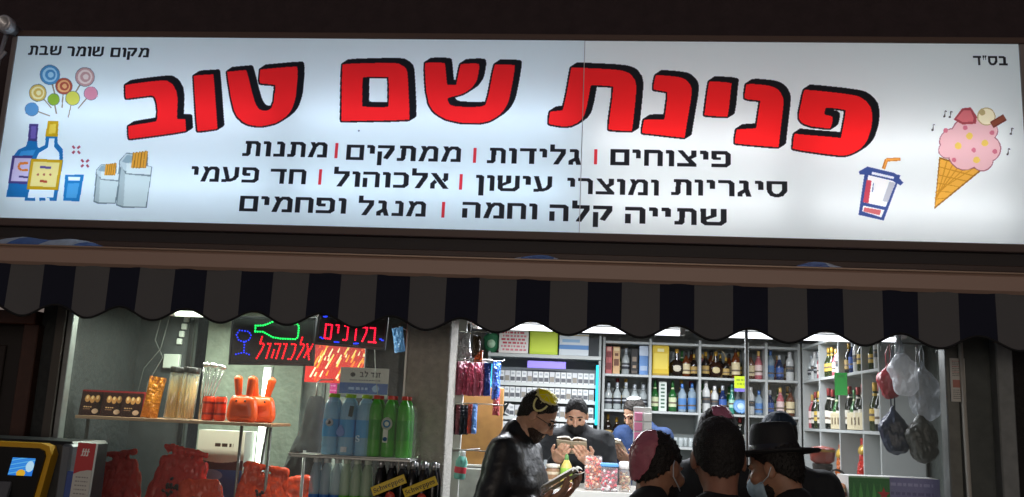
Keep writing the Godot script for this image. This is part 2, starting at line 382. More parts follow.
func put(st: SurfaceTool, called: String, m: Material, parent: Node, normals := true) -> MeshInstance3D:
	if normals: st.generate_normals()
	st.index()
	var o := MeshInstance3D.new()
	o.name = called
	o.mesh = st.commit()
	o.material_override = m
	parent.add_child(o, true)
	return o

func put_mesh(mesh: Mesh, called: String, m: Material, parent: Node, at := Vector3.ZERO) -> MeshInstance3D:
	var o := MeshInstance3D.new()
	o.name = called
	o.mesh = mesh
	o.material_override = m
	o.position = at
	parent.add_child(o, true)
	return o

func struct(st: SurfaceTool, called: String, m: Material) -> MeshInstance3D:
	var o := put(st, called, m, self)
	o.set_meta("kind", "structure")
	return o

func tri(st: SurfaceTool, a: Vector3, b: Vector3, c: Vector3) -> void:   # counter-clockwise seen from outside
	st.add_vertex(a); st.add_vertex(c); st.add_vertex(b)

func quad(st: SurfaceTool, a: Vector3, b: Vector3, c: Vector3, d: Vector3) -> void:
	tri(st, a, b, c); tri(st, a, c, d)

func quad_uv(st: SurfaceTool, a: Vector3, b: Vector3, c: Vector3, d: Vector3, r := Rect2(0, 0, 1, 1)) -> void:
	# a bottom left, b bottom right, c top right, d top left
	var u := [Vector2(r.position.x, r.end.y), Vector2(r.end.x, r.end.y), Vector2(r.end.x, r.position.y), Vector2(r.position.x, r.position.y)]
	var p := [a, b, c, d]
	for i in [0, 2, 1, 0, 3, 2]:
		st.set_uv(u[i]); st.add_vertex(p[i])

# box with chamfered edges
func box(st: SurfaceTool, c: Vector3, s: Vector3, bev := 0.004, bs := Basis.IDENTITY) -> void:
	st.set_smooth_group(-1)
	var h := s * 0.5
	bev = minf(bev, minf(h.x, minf(h.y, h.z)) * 0.9)
	var q := func(x: float, y: float, z: float, ax: int) -> Vector3:
		var v := Vector3(x * (h.x - (0.0 if ax == 0 else bev)), y * (h.y - (0.0 if ax == 1 else bev)), z * (h.z - (0.0 if ax == 2 else bev)))
		return c + bs * v
	for k in [-1.0, 1.0]:
		var f := [[q.call(k, -1, k, 0), q.call(k, -1, -k, 0), q.call(k, 1, -k, 0), q.call(k, 1, k, 0)], [q.call(-1, k, k, 1), q.call(1, k, k, 1), q.call(1, k, -k, 1), q.call(-1, k, -k, 1)], [q.call(-k, -1, k, 2), q.call(k, -1, k, 2), q.call(k, 1, k, 2), q.call(-k, 1, k, 2)]]
		for w in f: quad(st, w[0], w[1], w[2], w[3])
	if bev <= 0.0: return
	for a in [-1.0, 1.0]:
		for b in [-1.0, 1.0]:
			var e := [q.call(a, b, -1, 0), q.call(a, b, 1, 0), q.call(a, b, 1, 1), q.call(a, b, -1, 1)]
			var g := [q.call(a, -1, b, 0), q.call(a, 1, b, 0), q.call(a, 1, b, 2), q.call(a, -1, b, 2)]
			var l := [q.call(-1, a, b, 1), q.call(1, a, b, 1), q.call(1, a, b, 2), q.call(-1, a, b, 2)]
			if a * b > 0: quad(st, e[3], e[2], e[1], e[0])
			else: quad(st, e[0], e[1], e[2], e[3])
			if a * b > 0: quad(st, g[0], g[1], g[2], g[3])
			else: quad(st, g[3], g[2], g[1], g[0])
			if a * b > 0: quad(st, l[3], l[2], l[1], l[0])
			else: quad(st, l[0], l[1], l[2], l[3])
			for d in [-1.0, 1.0]:
				var t := [q.call(a, b, d, 0), q.call(a, b, d, 1), q.call(a, b, d, 2)]
				if a * b * d > 0: tri(st, t[0], t[1], t[2])
				else: tri(st, t[2], t[1], t[0])

func boxed(called: String, m: Material, parent: Node, c: Vector3, s: Vector3, bev := 0.004, bs := Basis.IDENTITY) -> MeshInstance3D:
	var st := st_new()
	box(st, c, s, bev, bs)
	return put(st, called, m, parent)

# surface of revolution about y; profile: [radius, height] from the bottom up
func lathe(st: SurfaceTool, prof: Array, at := Vector3.ZERO, bs := Basis.IDENTITY, seg := 14, smooth := true) -> void:
	st.set_smooth_group(1 if smooth else -1)
	for i in prof.size() - 1:
		var a: Array = prof[i]
		var b: Array = prof[i + 1]
		for k in seg:
			var t0 := TAU * k / seg
			var t1 := TAU * (k + 1) / seg
			var p0 := at + bs * Vector3(sin(t0) * a[0], a[1], cos(t0) * a[0])
			var p1 := at + bs * Vector3(sin(t1) * a[0], a[1], cos(t1) * a[0])
			var p2 := at + bs * Vector3(sin(t1) * b[0], b[1], cos(t1) * b[0])
			var p3 := at + bs * Vector3(sin(t0) * b[0], b[1], cos(t0) * b[0])
			if a[0] > 1e-5: tri(st, p0, p1, p2)
			if b[0] > 1e-5: tri(st, p0, p2, p3)

func lathed(called: String, m: Material, parent: Node, prof: Array, at := Vector3.ZERO, bs := Basis.IDENTITY, seg := 14) -> MeshInstance3D:
	var st := st_new()
	lathe(st, prof, at, bs, seg)
	return put(st, called, m, parent)

func tube(st: SurfaceTool, pts: Array, r: float, seg := 7) -> void:
	st.set_smooth_group(1)
	var rings := []
	for i in pts.size():
		var d: Vector3 = (pts[mini(i + 1, pts.size() - 1)] - pts[maxi(i - 1, 0)]).normalized()
		var u := d.cross(Vector3(0.3, 0.1, 0.95)).normalized()
		var v := d.cross(u)
		var ring := []
		for k in seg: ring.append(pts[i] + (u * cos(TAU * k / seg) + v * sin(TAU * k / seg)) * r)
		rings.append(ring)
	for i in pts.size() - 1:
		for k in seg:
			var n := (k + 1) % seg
			quad(st, rings[i][k], rings[i][n], rings[i + 1][n], rings[i + 1][k])
	for k in range(1, seg - 1):
		tri(st, rings[0][0], rings[0][k + 1], rings[0][k])
		var e: Array = rings[-1]
		tri(st, e[0], e[k], e[k + 1])

func tubed(called: String, m: Material, parent: Node, pts: Array, r: float, seg := 7) -> MeshInstance3D:
	var st := st_new()
	tube(st, pts, r, seg)
	return put(st, called, m, parent)

# flat outline (x, y) given depth d along z, centred on z = 0
func prism(st: SurfaceTool, poly: PackedVector2Array, d: float, at := Vector3.ZERO, bs := Basis.IDENTITY) -> void:
	st.set_smooth_group(-1)
	if not Geometry2D.is_polygon_clockwise(poly): pass
	else: poly.reverse()
	var t := Geometry2D.triangulate_polygon(poly)
	var f := func(p: Vector2, z: float) -> Vector3: return at + bs * Vector3(p.x, p.y, z)
	for i in range(0, t.size(), 3):
		var a := poly[t[i]]
		var b := poly[t[i + 1]]
		var c := poly[t[i + 2]]
		if (b - a).cross(c - a) < 0:
			var k := b
			b = c
			c = k
		tri(st, f.call(a, d / 2), f.call(b, d / 2), f.call(c, d / 2))
		tri(st, f.call(a, -d / 2), f.call(c, -d / 2), f.call(b, -d / 2))
	for i in poly.size():
		var a := poly[i]
		var b := poly[(i + 1) % poly.size()]
		quad(st, f.call(a, -d / 2), f.call(b, -d / 2), f.call(b, d / 2), f.call(a, d / 2))

func ball(st: SurfaceTool, c: Vector3, r: Vector3, bs := Basis.IDENTITY, seg := 12) -> void:
	var prof := []
	for i in range(7): prof.append([cos(-PI / 2 + PI * i / 6.0), sin(-PI / 2 + PI * i / 6.0)])
	lathe(st, prof, c, bs * Basis.from_scale(r), seg)

func turned(x: float, y: float, z: float) -> Basis:
	return Basis.from_euler(Vector3(deg_to_rad(x), deg_to_rad(y), deg_to_rad(z)))

# ---------------------------------------------------------------- flat print
func fill(img: Image, contours: Array, col: Color, off := Vector2.ZERO) -> void:
	var lo := 1e9
	var hi := -1e9
	for c in contours:
		for p in c:
			lo = minf(lo, p.y + off.y)
			hi = maxf(hi, p.y + off.y)
	for y in range(maxi(0, int(floor(lo))), mini(img.get_height() - 1, int(ceil(hi))) + 1):
		var yy := y + 0.5 - off.y
		var xs: Array[float] = []
		for c in contours:
			for i in c.size():
				var a: Vector2 = c[i]
				var b: Vector2 = c[(i + 1) % c.size()]
				if (a.y <= yy) != (b.y <= yy):
					xs.append(a.x + (yy - a.y) / (b.y - a.y) * (b.x - a.x) + off.x)
		xs.sort()
		for i in range(0, xs.size() - 1, 2):
			var x0 := roundi(xs[i])
			var x1 := roundi(xs[i + 1])
			if x1 > x0: img.fill_rect(Rect2i(x0, y, x1 - x0, 1), col)

func flat(a: Array) -> PackedVector2Array:
	var r := PackedVector2Array()
	for i in range(0, a.size(), 2): r.append(Vector2(a[i], a[i + 1]))
	return r

func disc(img: Image, c: Vector2, r: Vector2, col: Color) -> void:
	var p := PackedVector2Array()
	for i in 20: p.append(c + Vector2(cos(TAU * i / 20) * r.x, sin(TAU * i / 20) * r.y))
	fill(img, [p], col)

# Hebrew block letters: width, then outlines in a box one unit high (y down)
const GLYPHS = {
	"א": [0.86, [0,0,.26,0,.86,1,.6,1], [.6,0,.82,0,.82,.42,.66,.58,.54,.4,.6,.32], [0,1,0,.66,.2,.42,.32,.6,.22,.7,.22,1]],
	"ב": [0.82, [0,0,.5,0,.66,.14,.66,.81,.82,.81,.82,1,0,1,0,.81,.44,.81,.44,.2,0,.2]],
	"ג": [0.58, [.05,0,.36,0,.46,.1,.46,.5,.58,1,.36,1,.3,.76,.2,.84,.2,1,0,1,0,.74,.24,.56,.24,.2,.05,.2]],
	"ד": [0.78, [0,0,.78,0,.78,.2,.68,.2,.68,1,.46,1,.46,.2,0,.2]],
	"ה": [0.8, [0,0,.66,0,.8,.14,.8,1,.58,1,.58,.2,0,.2], [0,.42,.22,.42,.22,1,0,1]],
	"ו": [0.36, [0,0,.26,0,.36,.1,.36,1,.14,1,.14,.2,0,.2]],
	"ז": [0.5, [0,0,.5,0,.5,.2,.36,.2,.36,1,.14,1,.14,.2,0,.2]],
	"ח": [0.82, [0,0,.68,0,.82,.14,.82,1,.6,1,.6,.2,.22,.2,.22,1,0,1]],
	"ט": [0.86, [0,0,.22,0,.22,.8,.64,.8,.64,.2,.42,.2,.42,0,.72,0,.86,.14,.86,.86,.72,1,.14,1,0,.86]],
	"י": [0.36, [0,0,.26,0,.36,.1,.36,.55,.14,.55,.14,.2,0,.2]],
	"כ": [0.72, [0,0,.54,0,.72,.18,.72,.82,.54,1,0,1,0,.8,.44,.8,.5,.74,.5,.26,.44,.2,0,.2]],
	"ל": [0.74, [0,-.28,.22,-.28,.22,0,.74,0,.74,.28,.4,1,.16,1,.5,.26,.5,.2,0,.2]],
	"מ": [0.92, [.08,0,.3,0,.34,.1,.44,0,.76,0,.92,.16,.92,1,.46,1,.46,.8,.7,.8,.7,.26,.64,.2,.5,.2,.4,.32,.24,1,0,1,.2,.3]],
	"ם": [0.84, [0,0,.84,0,.84,1,0,1], [.22,.2,.22,.8,.62,.8,.62,.2]],
	"נ": [0.54, [.14,0,.4,0,.54,.14,.54,1,0,1,0,.8,.32,.8,.32,.2,.14,.2]],
	"ן": [0.36, [0,0,.26,0,.36,.1,.36,1.3,.14,1.3,.14,.2,0,.2]],
	"ס": [0.88, [0,0,.88,0,.88,.62,.7,.92,.5,1,.36,1,.16,.92,.02,.66,0,.2], [.22,.2,.22,.6,.32,.76,.42,.8,.5,.78,.62,.64,.66,.5,.66,.2]],
	"ע": [0.86, [0,0,.22,0,.4,.78,.54,.72,.62,.56,.62,0,.84,0,.84,.62,.7,.84,.44,.97,0,1,0,.81,.2,.8]],
	"פ": [0.84, [0,0,.66,0,.84,.18,.84,.82,.66,1,0,1,0,.8,.56,.8,.62,.74,.62,.26,.56,.2,.22,.2,.22,.38,.42,.38,.42,.56,.1,.56,0,.46]],
	"צ": [0.84, [0,0,.24,0,.48,.38,.6,.3,.6,0,.82,0,.82,.38,.6,.54,.84,.84,.84,1,0,1,0,.8,.52,.8]],
	"ק": [0.8, [0,0,.8,0,.8,.3,.5,.92,.28,.84,.56,.24,.56,.2,0,.2], [0,.4,.22,.4,.22,1.3,0,1.3]],
	"ר": [0.7, [0,0,.52,0,.7,.18,.7,1,.48,1,.48,.26,.42,.2,0,.2]],
	"ש": [1.02, [0,0,.22,0,.22,.5,.4,.4,.4,0,.62,0,.62,.46,.24,.68,.26,.8,.72,.8,.8,.72,.8,0,1.02,0,1.02,.78,.82,1,.18,1,.02,.84]],
	"ת": [0.88, [.12,0,.7,0,.88,.16,.88,1,.66,1,.66,.26,.6,.2,.42,.2,.4,.86,.3,1,0,1,0,.8,.18,.8,.2,.2,.12,.2]],
	"\"": [0.34, [0,-.05,.13,-.05,.1,.4,.03,.4], [.2,-.05,.33,-.05,.3,.4,.23,.4]],
	"|": [0.2, [0,0,.2,0,.2,1,0,1]],
}
# writes a word, right to left, so that it fills x0..x1 and y0..y1
func word(img: Image, text: String, x0: float, x1: float, y0: float, y1: float, col: Color) -> void:
	var total := 0.0
	for ch in text: total += (GLYPHS[ch][0] if GLYPHS.has(ch) else 0.3) + 0.14
	total -= 0.14
	var sx := (x1 - x0) / total
	var sy := y1 - y0
	var x := x1
	for ch in text:
		if GLYPHS.has(ch):
			var g: Array = GLYPHS[ch]
			x -= g[0] * sx
			var cs := []
			for i in range(1, g.size()):
				var p := PackedVector2Array()
				for k in range(0, g[i].size(), 2): p.append(Vector2(x + g[i][k] * sx, y0 + g[i][k + 1] * sy))
				cs.append(p)
			if ch == "ם" or ch == "ס": fill(img, cs, col)
			else:
				for c in cs: fill(img, [c], col)
			x -= 0.14 * sx
		else: x -= 0.44 * sx

func paper(w: int, h: int, hex: String) -> Image:
	var i := Image.create(w, h, false, Image.FORMAT_RGB8)
	i.fill(Color(hex))
	return i

func bar(i: Image, x: float, y: float, w: float, h: float, hex: String) -> void:
	i.fill_rect(Rect2i(roundi(x), roundi(y), maxi(1, roundi(w)), maxi(1, roundi(h))), Color(hex))

func scribble(i: Image, x: float, y: float, w: float, h: float, hex: String) -> void:   # a line of print too small to read
	var at := x
	while at < x + w:
		var l := rng.randf_range(0.6, 2.4) * h
		bar(i, at, y, minf(l, x + w - at), h, hex)
		at += l + h * 0.6

func pane() -> StandardMaterial3D:
	var m := clear("dfe8e4", .05, .02)
	m.metallic_specular = .09
	return m

# ---------------------------------------------------------------- figures
class Field:
	var lo: Vector3
	var n: Vector3i
	var h: float
	var d: PackedFloat32Array
	func _init(a: Vector3, b: Vector3, cell: float) -> void:
		lo = a
		h = cell
		n = Vector3i(((b - a) / cell).ceil()) + Vector3i.ONE
		d.resize(n.x * n.y * n.z)
		d.fill(1.0)
	func span(a: Vector3, b: Vector3) -> Array:
		var p := Vector3i(((a - lo) / h).floor()).clamp(Vector3i.ZERO, n - Vector3i.ONE)
		var q := Vector3i(((b - lo) / h).ceil()).clamp(Vector3i.ZERO, n - Vector3i.ONE)
		return [p, q]
	func cap(a: Vector3, b: Vector3, ra: float, rb: float, k := 0.02) -> void:
		var r := maxf(ra, rb) + k * 1.5 + h * 2.0
		var s := span(a.min(b) - Vector3.ONE * r, a.max(b) + Vector3.ONE * r)
		var ab := b - a
		var inv := 1.0 / maxf(ab.length_squared(), 1e-9)
		for z in range(s[0].z, s[1].z + 1):
			for y in range(s[0].y, s[1].y + 1):
				var row := (z * n.y + y) * n.x
				for x in range(s[0].x, s[1].x + 1):
					var p := lo + Vector3(x, y, z) * h
					var t := clampf((p - a).dot(ab) * inv, 0.0, 1.0)
					var v := p.distance_to(a + ab * t) - (ra + (rb - ra) * t)
					var o := d[row + x]
					var m := maxf(k - absf(o - v), 0.0) / k
					d[row + x] = minf(o, v) - m * m * k * 0.25
	func ell(c: Vector3, r: Vector3, k := 0.015, cut := false, bs := Basis.IDENTITY) -> void:
		var reach := maxf(r.x, maxf(r.y, r.z)) + k * 1.5 + h * 2.0
		var s := span(c - Vector3.ONE * reach, c + Vector3.ONE * reach)
		var inv := bs.inverse()
		for z in range(s[0].z, s[1].z + 1):
			for y in range(s[0].y, s[1].y + 1):
				var row := (z * n.y + y) * n.x
				for x in range(s[0].x, s[1].x + 1):
					var p := inv * (lo + Vector3(x, y, z) * h - c)
					var k0 := (p / r).length()
					var k1 := (p / (r * r)).length()
					var v := k0 * (k0 - 1.0) / maxf(k1, 1e-6)
					var o := d[row + x]
					if cut:
						d[row + x] = maxf(o, -v)
					else:
						var m := maxf(k - absf(o - v), 0.0) / k
						d[row + x] = minf(o, v) - m * m * k * 0.25
	func keep(nrm: Vector3, at: Vector3) -> void:   # keeps what lies behind the plane
		for z in n.z:
			for y in n.y:
				for x in n.x:
					var i := (z * n.y + y) * n.x + x
					if d[i] < 0.06: d[i] = maxf(d[i], (lo + Vector3(x, y, z) * h - at).dot(nrm))
	func ruffle(noise: FastNoiseLite, amp: float, squash: Vector3) -> void:
		for z in n.z:
			for y in n.y:
				for x in n.x:
					var i := (z * n.y + y) * n.x + x
					if absf(d[i]) < 0.05: d[i] += amp * noise.get_noise_3dv((lo + Vector3(x, y, z) * h) * squash)
	func mesh(st: SurfaceTool, xf := Transform3D.IDENTITY) -> void:
		var at := PackedInt32Array()
		at.resize(d.size())
		at.fill(-1)
		var pts := PackedVector3Array()
		var nrm := PackedVector3Array()
		var sx := 1
		var sy := n.x
		var sz := n.x * n.y
		var corner := [0, sx, sy, sx + sy, sz, sz + sx, sz + sy, sz + sx + sy]
		var cp := [Vector3(0, 0, 0), Vector3(1, 0, 0), Vector3(0, 1, 0), Vector3(1, 1, 0), Vector3(0, 0, 1), Vector3(1, 0, 1), Vector3(0, 1, 1), Vector3(1, 1, 1)]
		var edges := [[0, 1], [2, 3], [4, 5], [6, 7], [0, 2], [1, 3], [4, 6], [5, 7], [0, 4], [1, 5], [2, 6], [3, 7]]
		for z in n.z - 1:
			for y in n.y - 1:
				for x in n.x - 1:
					var i := (z * n.y + y) * n.x + x
					var f := d[i]
					if absf(f) > h * 3.0: continue
					var neg := 0
					for c in 8:
						if d[i + corner[c]] < 0.0: neg += 1
					if neg == 0 or neg == 8: continue
					var sum := Vector3.ZERO
					var cnt := 0
					for e in edges:
						var a := d[i + corner[e[0]]]
						var b := d[i + corner[e[1]]]
						if (a < 0.0) != (b < 0.0):
							sum += cp[e[0]].lerp(cp[e[1]], a / (a - b))
							cnt += 1
					at[i] = pts.size()
					pts.append(xf * (lo + (Vector3(x, y, z) + sum / cnt) * h))
					var g := Vector3(d[i + 1] + d[i + 1 + sy] + d[i + 1 + sz] + d[i + 1 + sy + sz] - d[i] - d[i + sy] - d[i + sz] - d[i + sy + sz], d[i + sy] + d[i + sy + 1] + d[i + sy + sz] + d[i + sy + sz + 1] - d[i] - d[i + 1] - d[i + sz] - d[i + sz + 1], d[i + sz] + d[i + sz + 1] + d[i + sz + sy] + d[i + sz + sy + 1] - d[i] - d[i + 1] - d[i + sy] - d[i + sy + 1])
					nrm.append((xf.basis * g).normalized())
		for z in range(1, n.z - 1):
			for y in range(1, n.y - 1):
				for x in range(1, n.x - 1):
					var i := (z * n.y + y) * n.x + x
					if absf(d[i]) > h * 3.0: continue
					for ax in 3:
						var s: int = [sx, sy, sz][ax]
						var a := d[i]
						var b := d[i + s]
						if (a < 0.0) == (b < 0.0): continue
						var u: int = [sy, sz, sx][ax]
						var v: int = [sz, sx, sy][ax]
						var q := [at[i - u - v], at[i - v], at[i], at[i - u]]
						if q.has(-1): continue
						if a < 0.0: q.reverse()
						for k in [0, 1, 2, 0, 2, 3]:
							st.set_normal(nrm[q[k]])
							st.add_vertex(pts[q[k]])

func put_field(f: Field, called: String, m: Material, parent: Node, xf := Transform3D.IDENTITY) -> MeshInstance3D:
	var st := st_new()
	f.mesh(st, xf)
	return put(st, called, m, parent, false)

func elbow(sh: Vector3, wr: Vector3, l1: float, l2: float, pole: Vector3) -> Vector3:
	var v := wr - sh
	var dd := minf(v.length(), (l1 + l2) * 0.995)
	var dir := v.normalized()
	var a := (l1 * l1 - l2 * l2 + dd * dd) / (2.0 * dd)
	var hh := sqrt(maxf(l1 * l1 - a * a, 0.0))
	var side := (pole - dir * pole.dot(dir)).normalized()
	return sh + dir * a + side * hh

# palm and five fingers; wrist at w, fingers along f, back of the hand towards up, thumb on side s (+1 or -1 of f x up)
func hand(st: SurfaceTool, w: Vector3, f: Vector3, up: Vector3, s: float, curl: float) -> void:
	f = f.normalized()
	up = (up - f * up.dot(f)).normalized()
	var sd := f.cross(up) * s
	var g := Field.new(w - Vector3.ONE * 0.19, w + Vector3.ONE * 0.19, 0.0055)
	g.cap(w - f * 0.03, w + f * 0.02, 0.027, 0.028, 0.01)
	for i in 4:
		var off := sd * (0.03 - 0.02 * i)
		g.cap(w + f * 0.01 + off * 0.6, w + f * 0.082 + off, 0.017, 0.013, 0.012)
		var len: float = [0.036, 0.042, 0.038, 0.03][i]
		var p := w + f * 0.082 + off
		var dir := f
		for j in 3:
			dir = dir.rotated(f.cross(up), -curl * (0.7 if j == 0 else 1.0))
			var q: Vector3 = p + dir * len * [1.0, 0.75, 0.6][j]
			g.cap(p, q, 0.0095, 0.0088, 0.003)
			p = q
	var t0 := w + f * 0.022 + sd * 0.026
	var t1 := t0 + (f * 0.6 + sd * 0.7 - up * 0.25).normalized() * 0.042
	var t2 := t1 + (f * 0.85 + sd * 0.15 - up * 0.25).normalized() * 0.034
	g.cap(t0, t1, 0.015, 0.0115, 0.01)
	g.cap(t1, t2, 0.011, 0.009, 0.004)
	g.mesh(st)

# o: at, turn, size, lean, head [pitch, yaw, roll], skin, top, top_finish, trousers, hair, beard, left / right: wrist targets [position, finger direction, back of hand] in the figure's own axes (faces +z)
func person(label: String, o: Dictionary) -> Node3D:
	var root := thing("person", label, "person", o.at, deg_to_rad(o.turn))
	root.scale = Vector3.ONE * o.size
	var lean := turned(o.lean, 0, 0)
	var hip := Vector3(0, 0.93, 0)
	var sp := func(x: float, y: float, z: float) -> Vector3: return hip + lean * Vector3(x, y, z)
	var neck: Vector3 = sp.call(0, 0.50, -0.01)
	var hb := lean * turned(o.head[0], o.head[1], o.head[2]) * Basis.from_scale(Vector3.ONE * o.get("head_size", 1.0))
	var hc: Vector3 = neck + lean * Vector3(0, o.get("neck", 0.042), 0.012) + hb * Vector3(0, 0.12, 0.03)
	var arms := []
	for s in [1.0, -1.0]:
		var sh: Vector3 = sp.call(0.175 * s, 0.45, -0.01)
		var spec = o.get("left" if s > 0 else "right")
		var wr: Vector3 = spec[0] if spec else sp.call(0.25 * s, -0.07, 0.08)
		var pole: Vector3 = Vector3(0.55 * s, -0.75, -0.5)
		var el := elbow(sh, wr, 0.29, 0.26, pole)
		if (wr - sh).length() > 0.545: wr = sh + (wr - sh).normalized() * 0.545
		var fd: Vector3 = spec[1] if spec else (wr - el)
		var up: Vector3 = spec[2] if spec else Vector3(s, 0, 0.3)
		arms.append([sh, el, wr, fd, up, spec[3] if spec and spec.size() > 3 else (-1.0 if spec else 1.0), spec[4] if spec and spec.size() > 4 else 0.45])
	# the body: one continuous surface
	var st := st_new()
	var b := Field.new(Vector3(-0.55, 0.0, -0.45), Vector3(0.55, 1.62, 0.75), 0.026)
	b.cap(sp.call(-0.07, 0, 0), sp.call(0.07, 0, 0), 0.1, 0.1, 0.05)
	b.cap(sp.call(0, 0.0, 0), sp.call(0, 0.34, -.01), 0.09, 0.075, 0.05)
	b.cap(sp.call(-0.13, 0.43, -0.01), sp.call(0.13, 0.43, -0.01), 0.055, 0.055, 0.05)
	b.cap(sp.call(0, 0.44, -0.01), hc + hb * Vector3(0, -0.06, -0.02), 0.058, 0.054, 0.04)
	for a in arms:
		b.cap(a[0], a[1], 0.046, 0.038, 0.03)
		b.cap(a[1], a[2], 0.038, 0.028, 0.03)
	for s in [1.0, -1.0]:
		b.cap(Vector3(0.09 * s, 0.9, 0), Vector3(0.1 * s, 0.5, 0.015), 0.075, 0.052, 0.04)
		b.cap(Vector3(0.1 * s, 0.5, 0.015), Vector3(0.1 * s, 0.09, -0.01), 0.05, 0.036, 0.03)
		b.cap(Vector3(0.1 * s, 0.05, -0.01), Vector3(0.11 * s, 0.035, 0.12), 0.036, 0.032, 0.03)
	b.mesh(st)
	var h := Field.new(Vector3(-0.11, -0.2, -0.14), Vector3(0.11, 0.15, 0.14), 0.0055 if o.get("face", true) else 0.009)
	h.ell(Vector3(0, 0.03, -0.014), Vector3(0.077, 0.095, 0.097), 0.01)
	h.ell(Vector3(0, -0.045, 0.022), Vector3(0.06, 0.078, 0.068), 0.04)
	h.ell(Vector3(0, -0.1, 0.056), Vector3(0.028, 0.022, 0.024), 0.025)
	h.cap(Vector3(0, -0.06, -0.03), Vector3(0, -0.2, -0.035), 0.052, 0.056, 0.03)
	for s in [1.0, -1.0]:
		h.ell(Vector3(0.079 * s, -0.008, -0.008), Vector3(0.01, 0.033, 0.021), 0.006, false, turned(0, 20 * s, 0))
		h.ell(Vector3(0.045 * s, -0.025, 0.066), Vector3(0.024, 0.022, 0.02), 0.02)
		h.ell(Vector3(0.031 * s, 0.003, 0.1), Vector3(0.02, 0.012, 0.017), 0.01, true)
		h.cap(Vector3(0.012 * s, 0.022, 0.088), Vector3(0.048 * s, 0.022, 0.074), 0.008, 0.006, 0.012)
	h.cap(Vector3(0, 0.012, 0.085), Vector3(0, -0.032, 0.108), 0.008, 0.013, 0.012)
	h.ell(Vector3(0, -0.035, 0.098), Vector3(0.019, 0.009, 0.012), 0.008)
	h.ell(Vector3(0, -0.063, 0.083), Vector3(0.026, 0.006, 0.012), 0.006)
	h.ell(Vector3(0, -0.075, 0.081), Vector3(0.023, 0.007, 0.012), 0.006)
	h.mesh(st, Transform3D(hb, hc))
	for a in arms:
		if o.get("hands", true): hand(st, a[2], a[3], a[4], a[5], a[6])
	put(st, "body", M(o.skin, 0.5, 0.0, "skin"), root, false)
	# clothing
	var fn := FastNoiseLite.new()
	fn.seed = int(o.at.x * 1000.0) + 50
	fn.frequency = 7.0
	fn.fractal_octaves = 3
	var j := Field.new(Vector3(-0.56, 0.7, -0.5), Vector3(0.56, 1.58, 0.62), 0.017)
	var bulk: float = o.get("bulk", 1.0)
	j.cap(sp.call(-0.07, -0.08, 0), sp.call(0.07, -0.08, 0), 0.125 * bulk, 0.125 * bulk, 0.05)
	j.cap(sp.call(-0.06, 0.0, 0), sp.call(-0.09, 0.3, 0), 0.115 * bulk, 0.12 * bulk, 0.06)
	j.cap(sp.call(0.06, 0.0, 0), sp.call(0.09, 0.3, 0), 0.115 * bulk, 0.12 * bulk, 0.06)
	j.cap(sp.call(-0.14, 0.41, -0.015), sp.call(0.14, 0.41, -0.015), 0.078 * bulk, 0.078 * bulk, 0.06)
	j.cap(sp.call(-0.05, 0.45, -0.015), sp.call(0.05, 0.45, -0.015), 0.07, 0.07, 0.05)
	j.cap(sp.call(0, 0.05, 0.01), sp.call(0, 0.37, 0.0), 0.12 * bulk, 0.115 * bulk, 0.05)
	for s in [1.0, -1.0]: j.cap(sp.call(0.13 * s, 0.45, -0.02), sp.call(0.03 * s, 0.5, -0.02), 0.05, 0.045, 0.04)
	var collar: float = o.get("collar", 0.03)
	j.cap(sp.call(0, 0.44, -0.012), sp.call(0, 0.49 + collar, -0.008), 0.076, 0.07, 0.03)
	for a in arms:
		j.cap(a[0], a[1], 0.068 * bulk, 0.055 * bulk, 0.035)
		j.cap(a[1], a[1].lerp(a[2], 0.93), 0.054 * bulk, 0.042, 0.025)
	j.ruffle(fn, o.get("crease", 0.008), Vector3(1.0, 1.7, 1.0))
	put_field(j, o.get("garment", "sweater"), M(o.top, o.get("top_rough", 0.8), 0.0, o.get("top_finish", "cloth")), root)
	var t := Field.new(Vector3(-0.3, 0.02, -0.25), Vector3(0.3, 1.06, 0.25), 0.026)
	for s in [1.0, -1.0]:
		t.cap(Vector3(0.08 * s, 0.93, 0), Vector3(0.1 * s, 0.5, 0.015), 0.112, 0.08, 0.04)
		t.cap(Vector3(0.1 * s, 0.5, 0.015), Vector3(0.1 * s, 0.1, -0.01), 0.078, 0.066, 0.03)
	put_field(t, "trousers", M(o.get("trousers", "15161a"), 0.85, 0.0, "cloth"), root)
	for s in [1.0, -1.0]:
		var sh := st_new()
		ball(sh, Vector3(0.11 * s, 0.046, 0.05), Vector3(0.052, 0.045, 0.14))
		put(sh, "shoe", M("0c0c0d", 0.35), root)
	# hair
	var hx := Transform3D(hb, hc)
	if o.has("hair"):
		var r := Field.new(Vector3(-0.12, -0.16, -0.16), Vector3(0.12, 0.17, 0.13), 0.0072)
		var th: float = o.get("hair_thick", 0.008)
		r.ell(Vector3(0, 0.032, -0.016), Vector3(0.078 + th, 0.096 + th * 1.3, 0.098 + th), 0.01)
		r.ell(Vector3(0, -0.02, -0.04), Vector3(0.064 + th, 0.085, 0.058 + th), 0.02)
		r.keep(Vector3(0, -0.35, 0.94).normalized(), Vector3(0, 0.082, 0.07))
		r.keep(Vector3(0, -0.75, 0.66).normalized(), Vector3(0, 0.005, 0.0))
		fn.frequency = 60.0
		r.ruffle(fn, o.get("tousle", 0.0045), Vector3(1, 0.7, 1))
		var ho := put_field(r, "hair", M(o.hair, 0.7, 0.0, "hair"), root, hx)
		strands(ho, 5000, o.get("strand", 0.006), M(o.hair, 0.6), root, hx)
